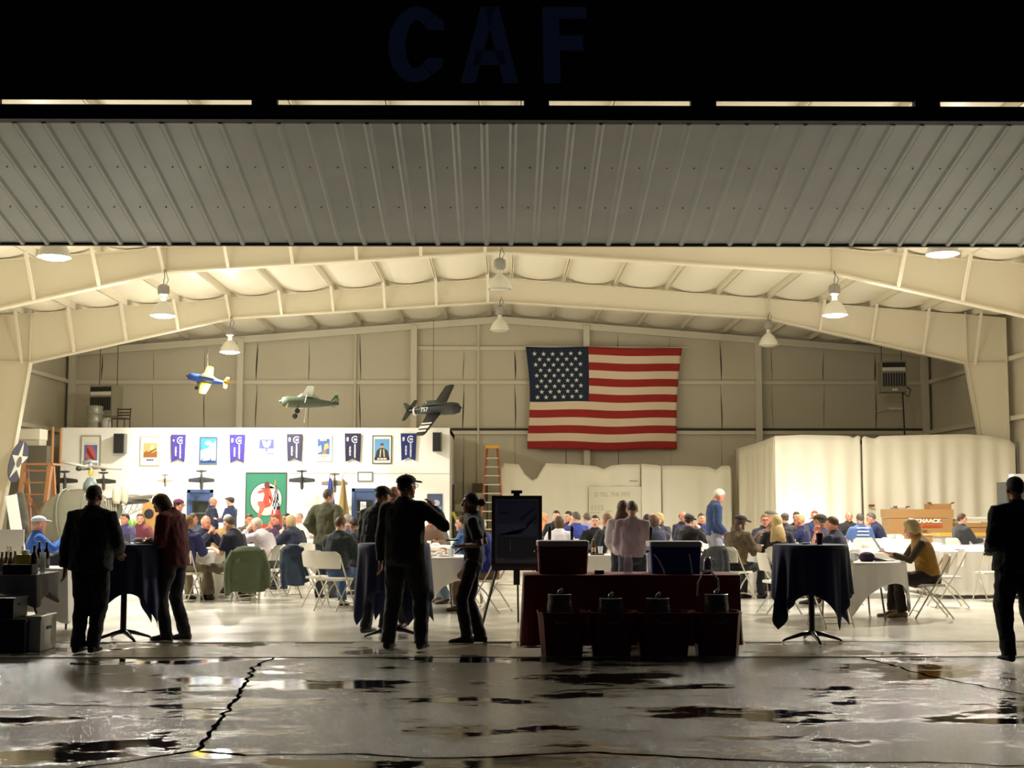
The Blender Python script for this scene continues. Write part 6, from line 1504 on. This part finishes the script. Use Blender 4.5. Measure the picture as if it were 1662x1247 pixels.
# left group
S_('man in a white cap and royal blue shirt at the far left', 61, 20.6, -62, (34, 92, 190), ('short', 'grey'), cap=(206, 214, 230), girth=1.2, skin='ruddy', hands=((-.1, .38, .95), (.14, .36, 1.0)), coat=((20, 24, 34), 'dark navy coat beside the man in the white cap', .35) if 0 else None)
chair(Xat(108, 19.6), 19.6, 20, 'white folding chair under a dark navy coat left of the man in black'); draped_coat(Xat(108, 19.6), 19.6, 20, (28, 34, 52), 'dark navy coat on a chair, right of the royal blue shirt', w=.28)
S_('dark haired person in a dull purple shirt behind the left cocktail table', 205, 27.9, 150, (64, 58, 100), ('short', 'dark'), hands=arm, skin='tan')
S_('person in a maroon shirt beside the green plant', 228, 28.2, 190, (110, 50, 60), ('short', 'brown'), hands=arm)
S_('old man in a blue shirt at the first round table, behind the red jacket', 302, 21.7, -14, (44, 44, 96), ('short', 'ltbrown'), hands=chin, bend=10, skin='tan', pants=(130, 118, 92), chl='white folding chair in front below the red jacket')
S_('bald man in a navy shirt leaning on his elbows at the first round table', 327, 23.95, -130, (36, 40, 66), ('bald', 'blond'), hands=clasp, bend=16, skin='ruddy')
S_('white haired man in a tan jacket facing the camera at the first round table', 366, 24.1, 165, (164, 132, 78), ('short', 'white'), hands=arm, skin='ruddy', girth=1.15, jacket=1)
S_('man in a navy polo and olive trousers seen from behind at the first round table', 386, 22.0, 58, (28, 30, 52), ('short', 'dkgrey'), sleeve='short', hands=((-.10, .38, .80), (.16, .3, .78)), pants=(94, 84, 64), bend=8, lean=6, girth=1.15, look=(6, 20),
   feet=((-.18, .42), (.10, -.10)), coat=None, chl='white folding chair carrying the olive green coat')
draped_coat(Xat(402, 21.75), 21.75, 12, (74, 84, 56), 'large olive green coat hanging over the chair of the navy polo man', w=.29, low=.16, bulk=.10)
chair(Xat(402, 21.75), 21.75, 12, 'white folding chair under the olive green coat, nearest one')
S_('white haired person in a white shirt leaning on one hand, seen from behind', 437, 23.0, 62, (226, 218, 226), ('short', 'white'), hands=((-.12, .36, 1.10), (.2, .34, .8)), bend=14, lean=10, girth=1.15, look=(10, 14), pants=(60, 66, 56))
draped_coat(Xat(462, 22.75), 22.75, 40, (44, 58, 78), 'slate blue coat hanging behind the white shirted person', w=.2, low=.2)
chair(Xat(462, 22.75), 22.75, 40, 'white folding chair under the slate blue coat')
S_('blonde woman in a navy jacket facing left', 483, 24.6, 55, (32, 38, 62), ('bob', 'blond'), jacket=1, hands=((-.08, .32, 1.0), (.2, .34, .8)), lean=8, bend=8, pants=(40, 40, 50))
draped_coat(Xat(510, 23.9), 23.9, 70, (38, 38, 44), 'black puffer coat on a chair left of the boy in dark green', w=.22, low=.25)
chair(Xat(510, 23.9), 23.9, 70, 'white folding chair under the black puffer coat')
S_('red haired man with a lanyard eating, facing the camera', 452, 26.9, 150, (66, 40, 70), ('short', 'ginger'), hands=eat, bend=10, skin='ruddy', jacket=1)
S_('dark haired man behind the blonde woman', 467, 29.4, 140, (60, 46, 44), ('short', 'dark'), hands=arm, skin='tan')
S_('person with both hands at the mouth behind the white shirt', 408, 27.6, -150, (90, 84, 76), ('short', 'brown'), hands=eat, skin='ruddy', bend=8)
S_('dark shirted man with brown skin far behind the bald man', 311, 27.4, -70, (70, 74, 92), ('short', 'brown'), hands=eat, skin='tan')
S_('pink faced person at the far table near the flag poles', 492, 30.9, 150, (214, 196, 186), ('short', 'grey'), hands=arm, skin='ruddy')
S_('brown haired boy in a dark green jacket and jeans seen from behind', 549, 20.3, -20, (30, 42, 46), ('short', 'brown'), jacket=1, hands=((-.1, .34, .85), (.16, .34, .85)), pants=(60, 88, 130), look=(6, -10), ch=0, bend=6, girth=.95)
chair(Xat(545, 19.95), 19.95, -24, 'white folding chair of the boy in the dark green jacket, nearest empty looking back')
chair(Xat(526, 20.5), 20.5, -35, 'white folding chair just left of the boy in the dark green jacket')
S_('grey haired woman in a slate shirt behind the boy', 570, 25.9, 60, (70, 78, 104), ('short', 'grey'), hands=eat, bend=8)
S_('person in a dark jacket right of the boy in green', 588, 22.8, 50, (36, 32, 34), ('short', 'dark'), hands=arm, jacket=1, lean=14, bend=14, skin='tan')
# middle group
S_('brown haired man in a blue shirt and jeans at the right of the centre table', 757, 21.0, 78, (50, 96, 150), ('short', 'brown'), sleeve='short', hands=((-.22, .42, .80), (.1, .32, .82)), pants=(112, 130, 150), shoes=(90, 74, 56), feet=((-.15, .30), (.15, .5)), lean=4)
S_('person in a royal blue jacket between the waitress and the easel', 790, 19.9, 60, (28, 42, 130), ('short', 'white'), jacket=1, hands=lap, pants=(120, 90, 60), lean=6, bend=12, shoes=(110, 84, 54))
S_('brown shirted person far behind the raised hand', 700, 27.0, 170, (110, 84, 66), ('short', 'dark'), hands=arm, skin='tan')
S_('person in a grey jacket seen from the side behind the raised elbow', 722, 26.6, 100, (86, 94, 88), ('short', 'grey'), hands=arm, bend=14, lean=8, jacket=1)
# behind the burgundy cooler
S_('light haired person in an orange top just right of the easel', 881, 32.3, -100, (196, 140, 96), ('short', 'blond'), hands=eat, skin='ruddy')
S_('young man in a black shirt facing the camera, left of the cooler group', 903, 30.6, 175, (20, 20, 24), ('short', 'dark'), hands=arm, skin='fair', Ht=1.85)
S_('dark haired man turned left, right of the young man in black', 919, 30.9, 130, (24, 26, 40), ('short', 'dark'), hands=arm, Ht=1.83)
S_('grey haired man in a bright blue shirt seen from behind', 936, 27.6, 25, (44, 60, 150), ('short', 'dkgrey'), hands=eat, girth=1.25, look=(0, 20), Ht=1.82)
S_('woman with a brown bob and white top seen from behind', 907, 24.4, -15, (230, 226, 232), ('bob', 'brown'), hands=arm, girth=.95, Ht=1.68)
S_('smiling black haired man in a black shirt facing the camera', 966, 24.6, 178, (22, 22, 26), ('short', 'dark'), hands=arm, girth=1.1, skin='fair', look=(-4, -6), Ht=1.72)
S_('light haired man in a dark suit seen from the side, left of the couple', 987, 22.9, 38, (34, 38, 44), ('short', 'ltbrown'), jacket=1, hands=arm, skin='ruddy', Ht=1.8)
S_('grey haired person in a pale shirt far behind, left of the paper sign', 953, 30.2, 20, (150, 146, 170), ('short', 'dkgrey'), hands=arm)
S_('person in a dark green jacket just right of the couple', 1050, 24.6, -20, (30, 38, 34), ('short', 'dark'), jacket=1, hands=arm, Ht=1.76)
S_('curly blond woman behind the blue cooler', 1075, 27.8, 160, (44, 40, 60), ('curly', 'blond'), hands=eat)
S_('brown haired woman in a navy top bending left behind the blue cooler', 1068, 23.9, 45, (36, 44, 66), ('bob', 'brown'), hands=chin, bend=12)
S_('pale bald man behind the curly blond woman', 1058, 29.8, 170, (110, 90, 84), ('bald', 'grey'), hands=arm, skin='ruddy')
S_('bald man in a dark shirt facing right, centre right of the low screen', 1102, 30.0, -150, (40, 34, 56), ('bald', 'dkgrey'), hands=arm, skin='ruddy', Ht=1.82)
S_('man in a slate blue shirt seen from behind, left of the black cap', 1112, 27.8, 10, (62, 72, 106), ('short', 'dkgrey'), hands=arm, girth=1.15)
S_('man in a black cap and dark jacket with hands at his face', 1120, 24.7, -35, (34, 28, 30), ('short', 'dark'), cap=(22, 26, 26), jacket=1, hands=((-.05, .32, 1.08), (.08, .34, 1.08)), bend=10)
S_('brown haired man behind the black cap', 1133, 29.5, 185, (90, 40, 40), ('short', 'brown'), hands=arm)
S_('person in a royal blue shirt behind the standing white haired man', 1147, 28.6, 170, (40, 70, 170), ('short', 'ltbrown'), hands=arm)
# right group
S_('woman with long brown hair, black cap and leopard print jacket', 1192, 22.1, -48, (74, 62, 46), ('long', 'brown'), cap=(20, 20, 22), jacket=1, hands=((-.12, .42, .82), (.16, .42, .84)), pants=(24, 24, 28), lean=6, bend=6, look=(4, -16), Ht=1.78, shoes=(20, 20, 22), feet=((-.1, .35), (.14, .5)))
draped_coat(Xat(1178, 22.0), 22.0, -48, (34, 36, 42), 'black coat hanging behind the woman in the leopard jacket', w=.24, low=.30)
S_('brown haired person bowing over the table beside the leopard jacket', 1219, 24.4, -100, (80, 62, 48), ('short', 'ltbrown'), hands=arm, bend=30, lean=12, look=(20, 0), skin='tan')
S_('man with glasses and a dark vest facing the camera', 1241, 25.7, 175, (50, 50, 62), ('short', 'ltbrown'), hands=arm, glasses=1, skin='ruddy')
S_('man in an olive cap and slate shirt facing right, far behind the glasses man', 1248, 28.9, -60, (74, 88, 120), ('short', 'grey'), cap=(90, 90, 72), hands=arm, skin='ruddy', Ht=1.88)
S_('man in a maroon grey cap behind the long blond hair', 1269, 28.6, 0, (60, 54, 60), ('short', 'dkgrey'), cap=(92, 80, 84), hands=arm)
S_('woman with long blond hair and a black top seen from behind', 1266, 22.5, -6, (26, 30, 40), ('long', 'blond'), hands=arm, look=(2, 0))
S_('black haired person in a dark green top before the bright sheet', 1293, 30.4, 150, (44, 44, 34), ('short', 'dark'), hands=arm, skin='tan', Ht=1.8)
S_('light haired man in a navy polo reaching one arm left', 1305, 25.6, 80, (28, 34, 84), ('short', 'blond'), sleeve='short', hands=((-.1, .5, 1.02), (.2, .34, .80)), lean=6, skin='ruddy')
S_('bearded man in a navy shirt before the bright sheet', 1322, 31.2, 165, (34, 44, 90), ('short', 'ginger'), hands=arm, skin='ruddy', Ht=1.84)
S_('man in a dark olive cap and navy shirt facing left behind the red tumbler', 1333, 23.2, 60, (28, 34, 78), ('short', 'dkgrey'), cap=(64, 58, 40), hands=arm, skin='tan', Ht=1.78)
S_('dark haired man in a navy polo with clasped hands, facing left', 1362, 20.8, 50, (26, 30, 58), ('short', 'brown'), sleeve='short', hands=((-.10, .34, 1.10), (.04, .34, 1.10)), lean=6, bend=4, girth=1.15, skin='ruddy', look=(2, 14))
S_('bald man before the tall sheet in a dark shirt, facing the camera', 1377, 30.9, 180, (34, 28, 30), ('bald', 'grey'), hands=arm, skin='ruddy', Ht=1.82)
bt = person('grey haired man in a blue shirt with white print seen from behind', *settle(1396, 28.6), 0, sit=.45, top=(88, 116, 176), hair=('short', 'dkgrey'), sleeve='short', hands=arm, girth=1.2)
e = MB()
for i in range(5): e.box(-.13 + (i % 2) * .015, .13, -.170 - .012, -.165 - .012, .74 + i * .075, .765 + i * .075)
e.build('back_print', plain((226, 230, 236), .7), bt)
chair(*SEATS[-1], 0, 'white folding chair of the man in the printed blue shirt')
S_('grey haired man in a navy polo eating in profile, before the tall sheet', 1427, 29.2, 78, (26, 30, 72), ('short', 'dkgrey'), sleeve='short', hands=((-.05, .34, 1.0), (.08, .34, 1.0)), lean=12, bend=14, skin='ruddy', girth=1.15, Ht=1.84)
S_('elderly woman with curly blond hair and a mustard vest reading, facing left', 1500, 18.3, 84, (160, 118, 40), ('curly', 'blond'), sleeve='none', vest=(74, 58, 38), hands=((-.12, .52, .86), (.12, .52, .86)), lean=8, bend=14, look=(6, 0), pants=(44, 30, 30), shoes=(150, 120, 90), feet=((-.08, .42), (.10, .52)), girth=1.18, chl='white folding chair under the woman in the mustard vest')
tag(MB().bar((0, 0, 0), (-.10, 0, .17), .12, .004, up=(1, 0, .5)).build('leaflet', plain((170, 176, 170), .6), None, loc=(Xat(1432, 18.2), 18.3, .90)), 'thin leaflet held by the woman in the mustard vest', 'leaflet')
S_('teenager in a dark grey sweater at the right table, looking right', 1559, 28.2, -70, (50, 52, 54), ('short', 'brown'), hands=((-.2, .34, .8), (.16, .4, .8)), twist=0, look=(0, -10), skin='fair')
chair(Xat(1533, 20.4), 20.4, 88, 'white folding chair standing empty behind the woman in the mustard vest')
chair(Xat(1606, 21.7), 21.7, 4, 'white folding chair tucked in front of the large right hand table')
chair(Xat(1573, 22.6) - .9, 20.9 + .9, -90, 'white folding chair at the left end of the large right hand table') if 0 else None
chair(Xat(1262, 19.2), 19.2, -80, 'white folding chair behind the right cocktail table, legs showing left of its pole')
chair(Xat(1345, 17.2), 17.2, 10, 'white folding chair behind the right cocktail table, legs showing right of its pole')
chair(Xat(1455, 31.6), 31.6, 180, 'white folding chair standing empty left of the tan tool chest')
